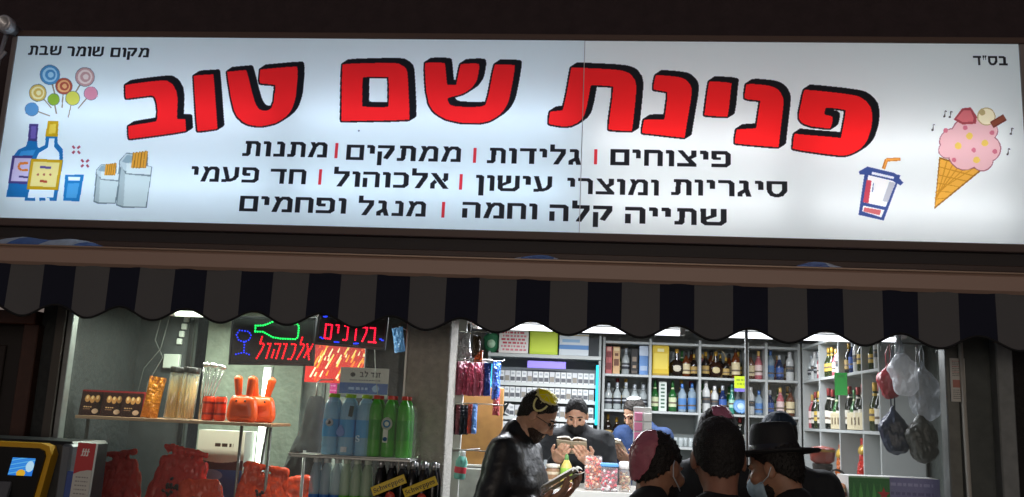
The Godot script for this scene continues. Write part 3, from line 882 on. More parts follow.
	if o.has("beard"):
		var r := Field.new(Vector3(-0.1, -0.18, -0.04), Vector3(0.1, 0.04, 0.14), 0.0065)
		r.ell(Vector3(0, -0.064, 0.025), Vector3(0.0615, 0.063, 0.0665), 0.01)
		r.ell(Vector3(0, -0.104, 0.056), Vector3(0.031, 0.027, 0.029), 0.02)
		r.ell(Vector3(0, -0.068, 0.095), Vector3(0.02, 0.009, 0.02), 0.01, true)
		r.ell(Vector3(0, -0.02, 0.09), Vector3(0.05, 0.03, 0.05), 0.01, true)
		r.keep(Vector3(0, 1, -0.1).normalized(), Vector3(0, -0.018, 0))
		fn.frequency = 60.0
		r.ruffle(fn, 0.006, Vector3.ONE)
		var bo := put_field(r, "beard", M(o.beard, 0.8, 0.0, "hair"), root, hx)
		strands(bo, 1800, 0.006, M(o.beard, 0.6), root, hx)
	if o.get("face", true):
		for s in [1.0, -1.0]:
			var e := st_new()
			ball(e, hx * Vector3(0.031 * s, 0.003, 0.078), Vector3.ONE * 0.0105)
			put(e, "eye", M("2a211c", 0.15), root)
			tubed("eyebrow", M("16120f", 0.9), root, [hx * Vector3(0.014 * s, 0.024, 0.094), hx * Vector3(0.032 * s, 0.03, 0.09), hx * Vector3(0.05 * s, 0.024, 0.077)], 0.004, 5)
	root.set_meta("head", hx)
	root.set_meta("hair_thick", o.get("hair_thick", 0.008))
	return root

# skull cap: follows the head and hair, cut off square to the direction d of the head
func kippah(root: Node3D, m: Material, d: Vector3, reach: float, hem: Material = null, lift := 0.0) -> void:
	var hx: Transform3D = root.get_meta("head")
	var th: float = root.get_meta("hair_thick")
	var up := d.normalized()
	var fn := FastNoiseLite.new()
	fn.seed = 5
	fn.frequency = 14.0
	for k in (2 if hem else 1):
		var f := Field.new(Vector3(-0.13, -0.13, -0.16), Vector3(0.13, 0.17, 0.13), 0.006)
		var a := th + (0.007 if k == 0 else 0.0085) + lift
		f.ell(Vector3(0, 0.032, -0.016), Vector3(0.078 + a, 0.096 + a * 1.2, 0.098 + a), 0.01)
		f.ell(Vector3(0, -0.02, -0.04), Vector3(0.064 + a, 0.085, 0.058 + a), 0.02)
		var at := Vector3(0, 0.03, -0.016) + up * 0.11 * cos(deg_to_rad(reach))
		f.ruffle(fn, 0.006, Vector3.ONE)
		f.keep(-up, at)
		if k == 1: f.keep(up, at + up * 0.007)
		put_field(f, "skull_cap" if k == 0 else "skull_cap_hem", m if k == 0 else hem, root, hx)
	# panel seams
	var bx := up.cross(Vector3(0.1, 0, 1)).normalized()
	var by := up.cross(bx)
	for q in 3:
		var pts := []
		for i in range(-5, 6):
			var ang := deg_to_rad(reach) * 0.9 * i / 5.0
			var dir := up * cos(ang) + (bx * cos(PI * q / 3.0) + by * sin(PI * q / 3.0)) * sin(ang)
			var e := Vector3(0.078, 0.096, 0.098) + Vector3.ONE * (th + 0.0075 + lift)
			pts.append(hx * (Vector3(0, 0.032, -0.016) + dir / (dir / e).length()))
		tubed("seam", hem if hem else m, root, pts, 0.0012, 5)

# short strands standing off a hair surface
func strands(o: MeshInstance3D, n: int, length: float, m: Material, root: Node3D, hx: Transform3D) -> void:
	var arr := o.mesh.surface_get_arrays(0)
	var v: PackedVector3Array = arr[Mesh.ARRAY_VERTEX]
	var w: PackedVector3Array = arr[Mesh.ARRAY_NORMAL]
	var st := st_new()
	for i in n:
		var k := rng.randi() % v.size()
		var nn := w[k]
		var t := -hx.basis.y * 0.8 - hx.basis.z * 0.4 + Vector3(rng.randf_range(-1, 1), rng.randf_range(-1, 1), rng.randf_range(-1, 1)) * 0.9
		t -= nn * t.dot(nn)
		var dir := (t.normalized() * 0.9 + nn * rng.randf_range(0.15, 0.6)).normalized()
		var sd := nn.cross(dir).normalized() * 0.0011
		var l := length * rng.randf_range(0.6, 1.3)
		st.set_normal(nn); st.add_vertex(v[k] - sd - nn * 0.001)
		st.set_normal(nn); st.add_vertex(v[k] + dir * l)
		st.set_normal(nn); st.add_vertex(v[k] + sd - nn * 0.001)
	put(st, "strands", m, root, false).set_meta("kind", "stuff")

# ---------------------------------------------------------------- shop goods
# kind: height, radius, neck radius, shoulder height share, glass, label colour, cap colour, label from, label to, words
const BOTTLES = {
	"whisky": [.255, .036, .012, .62, "5a2a0c", "d8c9a0", "1c1614", .12, .5, "amber whisky bottle with cream label"],
	"dark": [.25, .036, .011, .6, "1a110c", "b89a5a", "a8842c", .15, .45, "dark brown bottle with gold label"],
	"gin": [.25, .035, .013, .6, "*cfd8d8", "2a2c34", "9aa0a4", .2, .42, "clear spirit bottle with dark label"],
	"vodka": [.26, .036, .012, .66, "*b8cfe0", "4f7fb8", "3f6fb0", .1, .48, "clear vodka bottle with blue label"],
	"green": [.26, .034, .011, .55, "1f5a26", "c8d0a8", "2f6a34", .15, .45, "green glass bottle with pale label"],
	"wine": [.28, .036, .0135, .58, "10160f", "d6d2c4", "8c2a2a", .14, .45, "dark wine bottle with white label"],
	"gold": [.28, .038, .0135, .52, "2f3a1c", "d2b050", "c8a040", .2, .45, "sparkling wine bottle with gold foil neck"],
	"white": [.27, .034, .014, .7, "d4d6d4", "4a4e54", "dcdcda", .3, .5, "opaque white bottle with grey print"],
	"slim": [.25, .026, .011, .5, "3f8f7a", "a8d8c0", "2f6f60", .2, .45, "slim turquoise liqueur bottle"],
	"blue": [.24, .034, .012, .6, "18264f", "3a5fa8", "c0c4c8", .15, .5, "navy blue bottle with blue label"],
	"pink": [.25, .033, .012, .6, "b8606a", "e8d0cc", "d8b060", .15, .5, "rose coloured liqueur bottle"],
}
func glass_of(hex: String) -> Material:
	return clear(hex.substr(1), 0.5, 0.08) if hex.begins_with("*") else M(hex, 0.1)

func bottle(kind: String, at: Vector3, place: String, size := 1.0, turn := 0.0) -> void:
	if not protos.has(kind):
		var k: Array = BOTTLES[kind]
		var p := Node3D.new()
		var H: float = k[0]
		var R: float = k[1]
		var N: float = k[2]
		var S: float = k[3] * H
		lathed("glass", glass_of(k[4]), p, [[0, 0], [R * .86, 0], [R, .008], [R, S * .9], [R * .93, S], [R * .6, S + (H - S) * .22], [N * 1.15, S + (H - S) * .42], [N, H * .93], [0, H * .93]], Vector3.ZERO, Basis.IDENTITY, 14)
		lathed("neck_band", M(k[5], 0.5), p, [[N * 1.25, H * .72], [N * 1.3, H * .725], [N * 1.2, H * .77], [N * 1.1, H * .772]])
		lathed("label_stripe", M("6a5a4a" if kind != "gin" else "b0b4b8", 0.5), p, [[R * 1.016, H * (k[7] + .1)], [R * 1.02, H * (k[7] + .1) + .001], [R * 1.02, H * (k[7] + .15)], [R * 1.016, H * (k[7] + .15) + .001]])
		lathed("paper_label", M(k[5], 0.6), p, [[R * 1.012, H * k[7]], [R * 1.014, H * k[7] + .002], [R * 1.014, H * k[8]], [R * 1.012, H * k[8] + .001]])
		lathed("cap", M(k[6], 0.35, 0.3), p, [[N * 1.1, H * .82], [N * 1.18, H * .83], [N * 1.18, H * .99], [N, H], [0, H]])
		p.set_meta("kindname", "bottle")
		p.set_meta("category", "bottle")
		protos[kind] = p
	var o := copy_of(protos[kind], BOTTLES[kind][9] + " " + place, at, turn, "bottles on the liquor shelves")
	o.scale = Vector3(1.0, size, 1.0) * minf(1.0, 0.5 + size * 0.5)
	o.rotation.z = rng.randf_range(-.025, .025)

func round_bottle(at: Vector3, words: String, body := "1c0f0a", face := "d8d0bc", size := 1.0) -> void:
	var t := thing("bottle", words, "bottle", at, 0, "bottles on the liquor shelves")
	t.scale = Vector3.ONE * size
	var st := st_new()
	ball(st, Vector3(0, .075, 0), Vector3(.07, .075, .035))
	put(st, "glass", M(body, .1), t)
	lathed("neck", M(body, .1), t, [[.016, .135], [.013, .19], [.013, .2]])
	lathed("cap", M("b08a3a", .3, .5), t, [[.017, .2], [.018, .235], [0, .238]])
	var s2 := st_new()
	ball(s2, Vector3(0, .07, .022), Vector3(.04, .035, .016))
	put(s2, "paper_label", M(face, .6), t)

func carton(at: Vector3, s: Vector3, words: String, hex: String, bands: Array, group := "", turn := 0.0, called := "carton") -> Node3D:
	var t := thing(called, words, "box", at, turn, group)
	boxed("box", M(hex, .5, 0, "card"), t, Vector3(0, s.y / 2, 0), s, .003)
	for b in bands:   # printed panels: colour, x, y, width, height as shares of the front
		var st := st_new()
		var z := s.z / 2 + .0015
		var x0: float = (b[1] - .5) * s.x
		var y0: float = b[2] * s.y
		quad(st, Vector3(x0, y0, z), Vector3(x0 + b[3] * s.x, y0, z), Vector3(x0 + b[3] * s.x, y0 + b[4] * s.y, z), Vector3(x0, y0 + b[4] * s.y, z))
		put(st, "printed_panel", M(b[0], .5), t)
	return t

# one shrink-wrapped block of drink bottles, three wide and two deep
func drink_pack(words: String, at: Vector3, w: float, h: float, glass: Material, cap_hex: String, band: Material, band_from: float, band_to: float, turn := 0.0) -> Node3D:
	var t := thing("drink_pack", words, "drink pack", at, turn, "packs of soft drinks by the pillar")
	var r := w / 6.0
	for ix in 3:
		for iz in 2:
			var c := Vector3((ix - 1) * 2.0 * r, 0, (0.5 - iz) * 2.0 * r)
			var b := Node3D.new()
			b.name = "bottle"
			b.position = c
			t.add_child(b, true)
			lathed("bottle_body", glass, b, [[0, 0], [r * .8, 0], [r * .96, h * .04], [r * .96, h * .1], [r * .9, h * .13], [r * .96, h * .16], [r * .96, h * .2], [r * .9, h * .24], [r * .96, h * .28], [r * .96, h * .66], [r * .88, h * .78], [r * .62, h * .88], [r * .4, h * .92], [r * .4, h * .95], [0, h * .95]], Vector3.ZERO, Basis.IDENTITY, 12)
			lathed("cap", M(cap_hex, .4), b, [[r * .44, h * .935], [r * .46, h * .94], [r * .46, h * .995], [0, h]], Vector3.ZERO, Basis.IDENTITY, 10)
			if band: lathed("paper_label", band, b, [[r * .975, h * band_from], [r * .98, h * band_from + .002], [r * .98, h * band_to], [r * .97, h * band_to + .001]], Vector3.ZERO, Basis.IDENTITY, 12)
	return t

# the wrap of a pack: follows the bottles, drawn in above the shoulders
func shrink_wrap(t: Node3D, w: float, h: float, m: Material, top := 0.78) -> void:
	var st := st_new()
	st.set_smooth_group(1)
	var r := w / 6.0 + .004
	var rings := []
	for lv in [[.0, .96], [.03, 1.02], [.3, 1.0], [.62, 1.02], [top, .96], [top + .08, .8]]:
		var ring := []
		for i in 36:
			var a := TAU * i / 36.0
			var cx := signf(cos(a)) * minf(absf(cos(a)) * 2.2, 1.0) * 2.0 * r
			var cz := signf(sin(a)) * minf(absf(sin(a)) * 2.2, 1.0) * r
			ring.append(Vector3(cx + cos(a) * r * lv[1] + (0.0), lv[0] * h, cz + sin(a) * r * lv[1] + .002 * cos(a * 9.0)))
		rings.append(ring)
	for k in rings.size() - 1:
		for i in 36:
			var n := (i + 1) % 36
			quad(st, rings[k][n], rings[k][i], rings[k + 1][i], rings[k + 1][n])
	put(st, "shrink_wrap", m, t)

# a soft bag with pinched top: front outline by width and height, bulging depth
func bag(called: String, words: String, at: Vector3, w: float, h: float, d: float, m: Material, group: String, turn := 0.0, tilt := 0.0, seed_ := 1, category := "bag") -> Node3D:
	var t := thing(called, words, category, at, turn, group)
	t.rotation.z = deg_to_rad(tilt)
	var fn := FastNoiseLite.new()
	fn.seed = seed_
	fn.frequency = 9.0
	var st := st_new()
	st.set_smooth_group(1)
	var nx := 12
	var ny := 14
	for side in [1.0, -1.0]:
		var p := func(i: int, k: int) -> Vector3:
			var u := float(i) / nx * 2.0 - 1.0
			var v := float(k) / ny
			var bulge := sqrt(maxf(0.0, 1.0 - u * u)) * (1.0 - pow(v, 2.2)) * (0.55 + 0.45 * minf(1.0, v * 5.0))
			var edge := 1.0 - 0.06 * sin(v * PI)
			var z: float = side * (d * .5 * bulge + .002)
			z += fn.get_noise_3d(u * .35, v * .5, side * 3.0) * d * .45 * (1.0 - u * u)
			return Vector3(u * w * .5 * edge, v * h + fn.get_noise_2d(u * 2.0, side) * .006, z)
		for i in nx:
			for k in ny:
				if side > 0: quad(st, p.call(i, k), p.call(i + 1, k), p.call(i + 1, k + 1), p.call(i, k + 1))
				else: quad(st, p.call(i + 1, k), p.call(i, k), p.call(i, k + 1), p.call(i + 1, k + 1))
	put(st, "pouch", m, t)
	return t

# a crumpled glossy foil bag, standing, pinched at the top
func crumpled_bag(words: String, at: Vector3, w: float, h: float, m: Material, group: String, turn: float, tilt: float, seed_: int) -> Node3D:
	var t := thing("foil_bag", words, "bag", at, turn, group)
	t.rotation.z = deg_to_rad(tilt)
	var f := Field.new(Vector3(-w * .75, -.02, -.13), Vector3(w * .75, h + .05, .13), .0075)
	for q in 7:
		var v := q / 6.0
		var r := lerpf(.078, .017, pow(v, .8))
		var half := w * lerpf(.5, .44, v) - r
		f.cap(Vector3(-half, v * (h - .01), .012 * sin(v * 5.0)), Vector3(half, v * (h - .01) + .012 * sin(seed_ + v), .012 * sin(v * 5.0 + 1.0)), r, r, .06)
	var fn := FastNoiseLite.new()
	fn.seed = seed_
	fn.frequency = 5.0
	fn.fractal_octaves = 2
	f.ruffle(fn, .009, Vector3(1.3, 1.0, 1.3))
	fn.frequency = 14.0
	fn.fractal_type = FastNoiseLite.FRACTAL_RIDGED
	f.ruffle(fn, .006, Vector3(1.5, .7, 1.5))
	f.keep(Vector3(0, -1, 0), Vector3.ZERO)
	put_field(f, "pouch", m, t)
	return t

# a printed sheet of given size, as a thin board; face towards +z
func sheet(called: String, words: String, category: String, at: Vector3, w: float, h: float, img: Image, group := "", turn := 0.0, tilt := 0.0, thick := .006, emit := 0.0) -> Node3D:
	var t := thing(called, words, category, at, turn, group)
	t.rotation.z = deg_to_rad(tilt)
	boxed("backing", M("b8b8b4", .6), t, Vector3(0, 0, -thick / 2), Vector3(w, h, thick), .001)
	var st := st_new()
	quad_uv(st, Vector3(-w / 2, -h / 2, .0015), Vector3(w / 2, -h / 2, .0015), Vector3(w / 2, h / 2, .0015), Vector3(-w / 2, h / 2, .0015))
	put(st, "screen" if emit > 0.0 else "print", printed(img, .4, emit), t)
	return t

func lettering(text: String, size: float, m: Material, parent: Node, at: Vector3, bs := Basis.IDENTITY, bold := true) -> void:
	var tm := TextMesh.new()
	var f := SystemFont.new()
	f.font_names = PackedStringArray(["Droid Serif"])
	f.font_weight = 700 if bold else 400
	tm.font = f
	tm.text = text
	tm.font_size = 32
	tm.pixel_size = size / 32.0
	tm.depth = .001
	var o := put_mesh(tm, "lettering", m, parent, at)
	o.basis = bs

# light strokes for the diode signs: polylines in a unit box
const STROKES = {
	"א": [[0, 0, 1, 1], [.9, 0, .62, .5], [.35, .4, .05, 1]],
	"ל": [[.15, -.45, .15, 0, .85, 0, .8, .35, .35, 1]],
	"כ": [[.1, 0, .75, 0, .92, .5, .75, 1, .1, 1]],
	"ו": [[.15, 0, .6, 0, .6, 1]],
	"ה": [[.05, 0, .9, 0, .9, 1], [.15, .42, .15, 1]],
	"ב": [[.05, 0, .72, 0, .78, 1], [0, 1, 1, 1]],
	"נ": [[.25, 0, .7, 0, .72, 1, .1, 1]],
	"י": [[.3, 0, .62, 0, .62, .5]],
	"ם": [[.05, 0, .95, 0, .95, 1, .05, 1, .05, 0]],
}
func dots(st: SurfaceTool, line: Array, step: float, r: float, z := .012) -> void:
	var left := 0.0
	for i in range(0, line.size() - 2, 2):
		var a := Vector3(line[i], line[i + 1], z)
		var b := Vector3(line[i + 2], line[i + 3], z)
		var l := a.distance_to(b)
		var s := left
		while s < l:
			var c := a.lerp(b, s / l)
			lathe(st, [[r, 0], [r * .9, r * .6], [0, r]], c, turned(90, 0, 0), 6)
			s += step
		left = s - l

func led_word(st: SurfaceTool, text: String, x0: float, y0: float, w: float, h: float, slant: float, step: float, r: float) -> void:
	var x := x0 + w
	var cw := w / text.length()
	for ch in text:
		x -= cw
		for s in STROKES[ch]:
			var l := []
			for i in range(0, s.size(), 2):
				var yy: float = y0 + h - s[i + 1] * h
				l.append(x + cw * .12 + s[i] * cw * .76 + (yy - y0) * slant)
				l.append(yy)
			dots(st, l, step, r)

func open_book(words: String, at: Vector3, w: float, h: float, bs: Basis) -> Node3D:
	var t := thing("open_book", words, "book", at, 0, "prayer books being read")
	t.basis = bs
	for s in [1.0, -1.0]:
		var st := st_new()
		st.set_smooth_group(1)
		var n := 6
		for i in n:
			var u0 := float(i) / n
			var u1 := float(i + 1) / n
			var p := func(u: float, v: float, low: float) -> Vector3: return Vector3(s * u * w * .5, v * h - h * .5, .02 * sin(pow(u, .6) * PI * .85) + .006 - low)
			if s > 0:
				quad(st, p.call(u0, 0, 0), p.call(u1, 0, 0), p.call(u1, 1, 0), p.call(u0, 1, 0))
				quad(st, p.call(u0, 0, .012), p.call(u1, 0, .012), p.call(u1, 0, 0), p.call(u0, 0, 0))
				quad(st, p.call(u1, 1, .012), p.call(u0, 1, .012), p.call(u0, 1, 0), p.call(u1, 1, 0))
			else:
				quad(st, p.call(u1, 0, 0), p.call(u0, 0, 0), p.call(u0, 1, 0), p.call(u1, 1, 0))
				quad(st, p.call(u1, 0, .012), p.call(u0, 0, .012), p.call(u0, 0, 0), p.call(u1, 0, 0))
				quad(st, p.call(u0, 1, .012), p.call(u1, 1, .012), p.call(u1, 1, 0), p.call(u0, 1, 0))
		put(st, "pages", M("d8d2c4", .8), t)
		boxed("cover", M("c4b8a0", .6), t, Vector3(s * w * .258, 0, -.01), Vector3(w * .51, h * 1.04, .004), .001, turned(0, s * -3, 0))
	return t

# ---------------------------------------------------------------- the place
func area_lamp(at: Vector3, size: Vector2, energy: float, hex: String, down := true) -> void:
	var l := AreaLight3D.new()
	l.name = "lamp_light"
	l.area_size = size
	l.light_energy = energy
	l.light_color = Color(hex)
	l.area_range = 12.0
	l.shadow_enabled = true
	add_child(l, true)
	l.position = at
	l.rotation.x = -PI / 2 if down else 0.0

func batten(label: String, at: Vector3, length: float, energy: float, hex := "f4f8ff") -> void:
	var t := thing("batten_lamp", label, "ceiling lamp", at, 0, "fluorescent battens in the shop")
	boxed("housing", M("d8d8d4", .5), t, Vector3(0, .045, 0), Vector3(length, .04, .07), .006)
	var st := st_new()
	lathe(st, [[0, 0], [.016, 0], [.016, length - .06], [0, length - .06]], Vector3(-length / 2 + .03, .0, 0), turned(0, 0, -90), 12)
	put(st, "lamp_tube", glow(hex, 2.2), t)
	for s in [-1.0, 1.0]: boxed("end_cap", M("e0e0dc", .4), t, Vector3(s * (length / 2 - .015), .01, 0), Vector3(.03, .05, .045), .004)
	area_lamp(at + Vector3(0, -.02, 0), Vector2(length - .06, .05), energy, hex)

func build_setting() -> void:
	var st := st_new()
	box(st, Vector3(0, -.1, 10), Vector3(60, .2, 24), .0)
	struct(st, "pavement", M("4a4846", .85, 0, "stone"))
	st = st_new()
	box(st, Vector3(-.4, -.046, -2.05), Vector3(5.2, .1, 4.05), .0)
	struct(st, "shop_floor", M("8f8b84", .35, 0, "worn"))
	st = st_new()
	box(st, Vector3(-.4, 2.52, -2.0), Vector3(5.2, .12, 3.9), .0)
	struct(st, "shop_ceiling", M("c8c8c2", .8))
	st = st_new()
	box(st, Vector3(-.4, 1.23, -4.06), Vector3(5.2, 2.46, .12), .0)
	struct(st, "shop_back_wall", M("a8a8a2", .8, 0, "wall"))
	st = st_new()
	box(st, Vector3(2.16, 1.23, -2.0), Vector3(.1, 2.46, 3.98), .0)
	struct(st, "shop_side_wall", M("565d5a", .6, 0, "wall"))
	st = st_new()
	box(st, Vector3(-2.74, 1.23, -2.0), Vector3(.1, 2.46, 3.98), .0)
	struct(st, "shop_far_side_wall", M("2a2e30", .7, 0, "wall"))
	st = st_new()
	box(st, Vector3(-.4, 5.3, -.14), Vector3(16, 6.3, .26), .0)
	struct(st, "upper_wall", M("3c2f32", .9, 0, "wall"))
	st = st_new()
	box(st, Vector3(4.87, 1.07, -.105), Vector3(5.8, 2.14, .2), .0)
	struct(st, "neighbour_wall", M("1c1a1a", .85, 0, "stone"))
	st = st_new()
	box(st, Vector3(-7.2, 1.07, -.11), Vector3(5.8, 2.14, .2), .0)
	struct(st, "neighbour_wall_far", M("2c2928", .85, 0, "stone"))
	# dark doorway beside the shop
	var d := thing("doorway", "dark wooden doorway next to the display window", "door", Vector3(-3.4, 0, -.05))
	boxed("door_leaf", M("1c1412", .5), d, Vector3(-.05, 1.0, -.12), Vector3(1.05, 2.0, .05), .004)
	boxed("frame_head", M("5a3528", .5, 0, "worn"), d, Vector3(-.02, 1.985, .03), Vector3(1.24, .07, .12), .005)
	boxed("frame_jamb", M("4a2c22", .5, 0, "worn"), d, Vector3(.585, .975, .03), Vector3(.08, 1.95, .12), .005)
	boxed("frame_jamb", M("4a2c22", .5, 0, "worn"), d, Vector3(-.62, .975, .03), Vector3(.08, 1.95, .12), .005)
	boxed("panel", M("241916", .5), d, Vector3(-.05, 1.4, -.09), Vector3(.8, .9, .015), .004)
	boxed("panel", M("241916", .5), d, Vector3(-.05, .5, -.09), Vector3(.8, .7, .015), .004)
	# grey rendered pillar between window and shop opening
	var p := thing("pillar", "grey speckled rendered pillar between display window and shop opening", "pillar", Vector3(-.772, 0, -.12))
	boxed("shaft", M("bcb9b0", .9, 0, "stone"), p, Vector3(0, 1.07, 0), Vector3(.212, 2.14, .26), .006)
	boxed("corner_strip", M("a8aaa6", .4, .6), p, Vector3(-.112, 1.05, .11), Vector3(.012, 2.1, .03), .002)
	# shopfront posts at the far end of the glazing
	var f := thing("shopfront_frame", "worn aluminium shopfront posts beside the hanging bags", "window frame", Vector3(1.7, 0, 0))
	boxed("post", M("6e706c", .45, .5, "worn"), f, Vector3(.0, 1.05, -.02), Vector3(.06, 2.1, .08), .005)
	boxed("post", M("8a8f90", .5, 0, "worn"), f, Vector3(.225, 1.05, 0), Vector3(.075, 2.1, .1), .006)
	boxed("infill", M("565c5a", .6, 0, "worn"), f, Vector3(.11, 1.05, -.03), Vector3(.155, 2.1, .03), .002)
	tubed("conduit", M("b0aea6", .5), f, [Vector3(.045, .1, .035), Vector3(.05, 1.0, .035), Vector3(.04, 1.6, .04), Vector3(.038, 2.05, .03)], .011)
	boxed("post", M("8a8e8c", .4, .3), f, Vector3(-.935, 1.05, -.02), Vector3(.012, 2.1, .03), .004)
	boxed("bottom_rail", M("6e706c", .45, .5, "worn"), f, Vector3(-.482, .98, -.02), Vector3(.89, .05, .05), .004)
	boxed("stall_riser", M("4c4a48", .7, 0, "worn"), f, Vector3(-.482, .475, -.02), Vector3(.89, .95, .04), .004)
	boxed("glass_pane", pane(), f, Vector3(-.482, 1.545, -.02), Vector3(.888, 1.07, .006), .0)
	var i1 := paper(64, 192, "cfcdc6")
	for k in 9: scribble(i1, 8, 12 + k * 8, 48, 3, "6a6864" if k % 3 else "b05050")
	bar(i1, 8, 96, 48, 34, "b8786a")
	for k in 5: scribble(i1, 8, 140 + k * 9, 48, 3, "6a6864")
	sheet("paper_notice", "narrow paper notice taped between the aluminium posts", "notice", Vector3(1.721, 1.851, 0.030), .065, .2, i1)
	boxed("lamp_bracket", M("c8c8c4", .4), f, Vector3(.29, 2.03, .07), Vector3(.05, .03, .03), .003, turned(0, 0, 35))
	# display window frame
	var w := thing("display_window", "display window with thin aluminium frame and large clear pane", "window", Vector3(-1.76, 0, 0))
	boxed("frame_post", M("9a9e9e", .4, .6, "worn"), w, Vector3(-.86, 1.05, 0), Vector3(.03, 2.1, .05), .003)
	boxed("frame_post", M("54504c", .5, .3), w, Vector3(-.905, 1.05, 0), Vector3(.05, 2.1, .07), .003)
	boxed("bottom_rail", M("9a9e9e", .4, .6), w, Vector3(.02, .82, 0), Vector3(1.7, .04, .05), .003)
	boxed("stall_riser", M("4c4a48", .7, 0, "worn"), w, Vector3(.02, .4, 0), Vector3(1.7, .8, .05), .003)
	boxed("glass_pane", pane(), w, Vector3(.01, 1.45, .005), Vector3(1.66, 1.2, .006), .0)

func build_sign() -> void:
	var img := Image.create(2048, 400, false, Image.FORMAT_RGB8)
	img.fill(Color("e2eaee"))
	for a in ART: fill(img, [flat(a[1])], Color(a[0]))
	for l in BIG:
		var cs := []
		for c in l: cs.append(flat(c))
		for k in 9:
			var s := k / 8.0
			for o in 16:
				fill(img, cs, Color("15161c"), Vector2(10.5, -7.5) * s + Vector2(cos(TAU * o / 16), sin(TAU * o / 16)) * 3.4)
	for l in BIG:
		var cs := []
		for c in l: cs.append(flat(c))
		fill(img, cs, Color("f02226"))
	for w in WORDS: word(img, w[0], w[1], w[2], w[3], w[4], Color("d8303c") if w[0] == "|" else Color("1a1c22"))
	disc(img, Vector2(757, 199), Vector2(2, 2), Color("7a8088"))
	var tex := ImageTexture.create_from_image(img)
	var t := thing("shop_sign", "long backlit shop sign with big red Hebrew letters", "sign", Vector3(-.495, 2.455, .25))
	var seam := .445
	var W := 4.95
	for k in 2:
		var m := StandardMaterial3D.new()
		m.albedo_texture = tex
		m.roughness = .35
		m.texture_repeat = false
		m.emission_enabled = true
		m.emission_operator = BaseMaterial3D.EMISSION_OP_MULTIPLY
		m.emission = Color("c6e2f2") if k == 0 else Color("dceaf0")
		m.emission_texture = tex
		m.emission_energy_multiplier = .46
		m.backlight_enabled = true
		m.backlight = Color(.95, .95, .95)
		var x0 := -W / 2 if k == 0 else seam + .0015
		var x1 := seam - .0015 if k == 0 else W / 2
		var st := st_new()
		quad_uv(st, Vector3(x0, 0, -.002 * k), Vector3(x1, 0, -.002 * k), Vector3(x1, .96, -.002 * k), Vector3(x0, .96, -.002 * k), Rect2(x0 / W + .5, 0, (x1 - x0) / W, 1))
		put(st, "lit_face", m, t)
		var tones := [["dceeff", 11.0, .2, .56], ["f6f2f0", 11.0, .16, .46]]
		for r in 2:
			var nseg := 2
			for s in nseg:
				var l := (x1 - x0) / nseg
				var c := x0 + l * (s + .5)
				var ts := st_new()
				var y: float = tones[k][2] if r == 0 else tones[k][3]
				lathe(ts, [[0, 0], [.013, 0], [.013, l - .12], [0, l - .12]], Vector3(c - (l - .12) / 2, y, -.11), turned(0, 0, -90), 8)
				put(ts, "lamp_tube", glow(tones[k][0], tones[k][1]), t)
	boxed("box_back", M("d8d8d6", .8), t, Vector3(0, .48, -.205), Vector3(W + .02, .98, .01), .0)
	boxed("frame_top", M("5e4a42", .5, .2), t, Vector3(0, .975, -.1), Vector3(W + .06, .03, .22), .003)
	boxed("frame_bottom", M("5c4c46", .5, .2), t, Vector3(0, -.02, -.1), Vector3(W + .06, .04, .225), .004)
	for s in [-1.0, 1.0]: boxed("frame_end", M("8a8280", .45, .4), t, Vector3(s * (W / 2 + .0125), .48, -.1), Vector3(.025, .955, .218), .003)
	boxed("seam_strip", M("c8ccce", .4), t, Vector3(seam, .48, .0015), Vector3(.004, .955, .002), .0)
	# bracket at the corner
	var b := thing("sign_bracket", "round silver pipe bracket at the upper corner of the sign", "bracket", Vector3(-2.991, 3.443, 0.300))
	lathed("pipe_end", M("c4c4c8", .35, .5), b, [[.022, 0], [.04, .0], [.045, .01], [.045, .05], [.03, .06], [.03, -.2], [0, -.2]], Vector3.ZERO, turned(90, 0, 0), 18)
	tubed("stay", M("b4b4b8", .4, .5), b, [Vector3(-.03, -.03, -.03), Vector3(-.1, -.4, -.05), Vector3(-.12, -1.0, -.1)], .012)
	tubed("stay", M("b4b4b8", .4, .5), b, [Vector3(-.02, -.12, -.03), Vector3(-.16, -.3, -.05), Vector3(-.2, -.6, -.1)], .01)

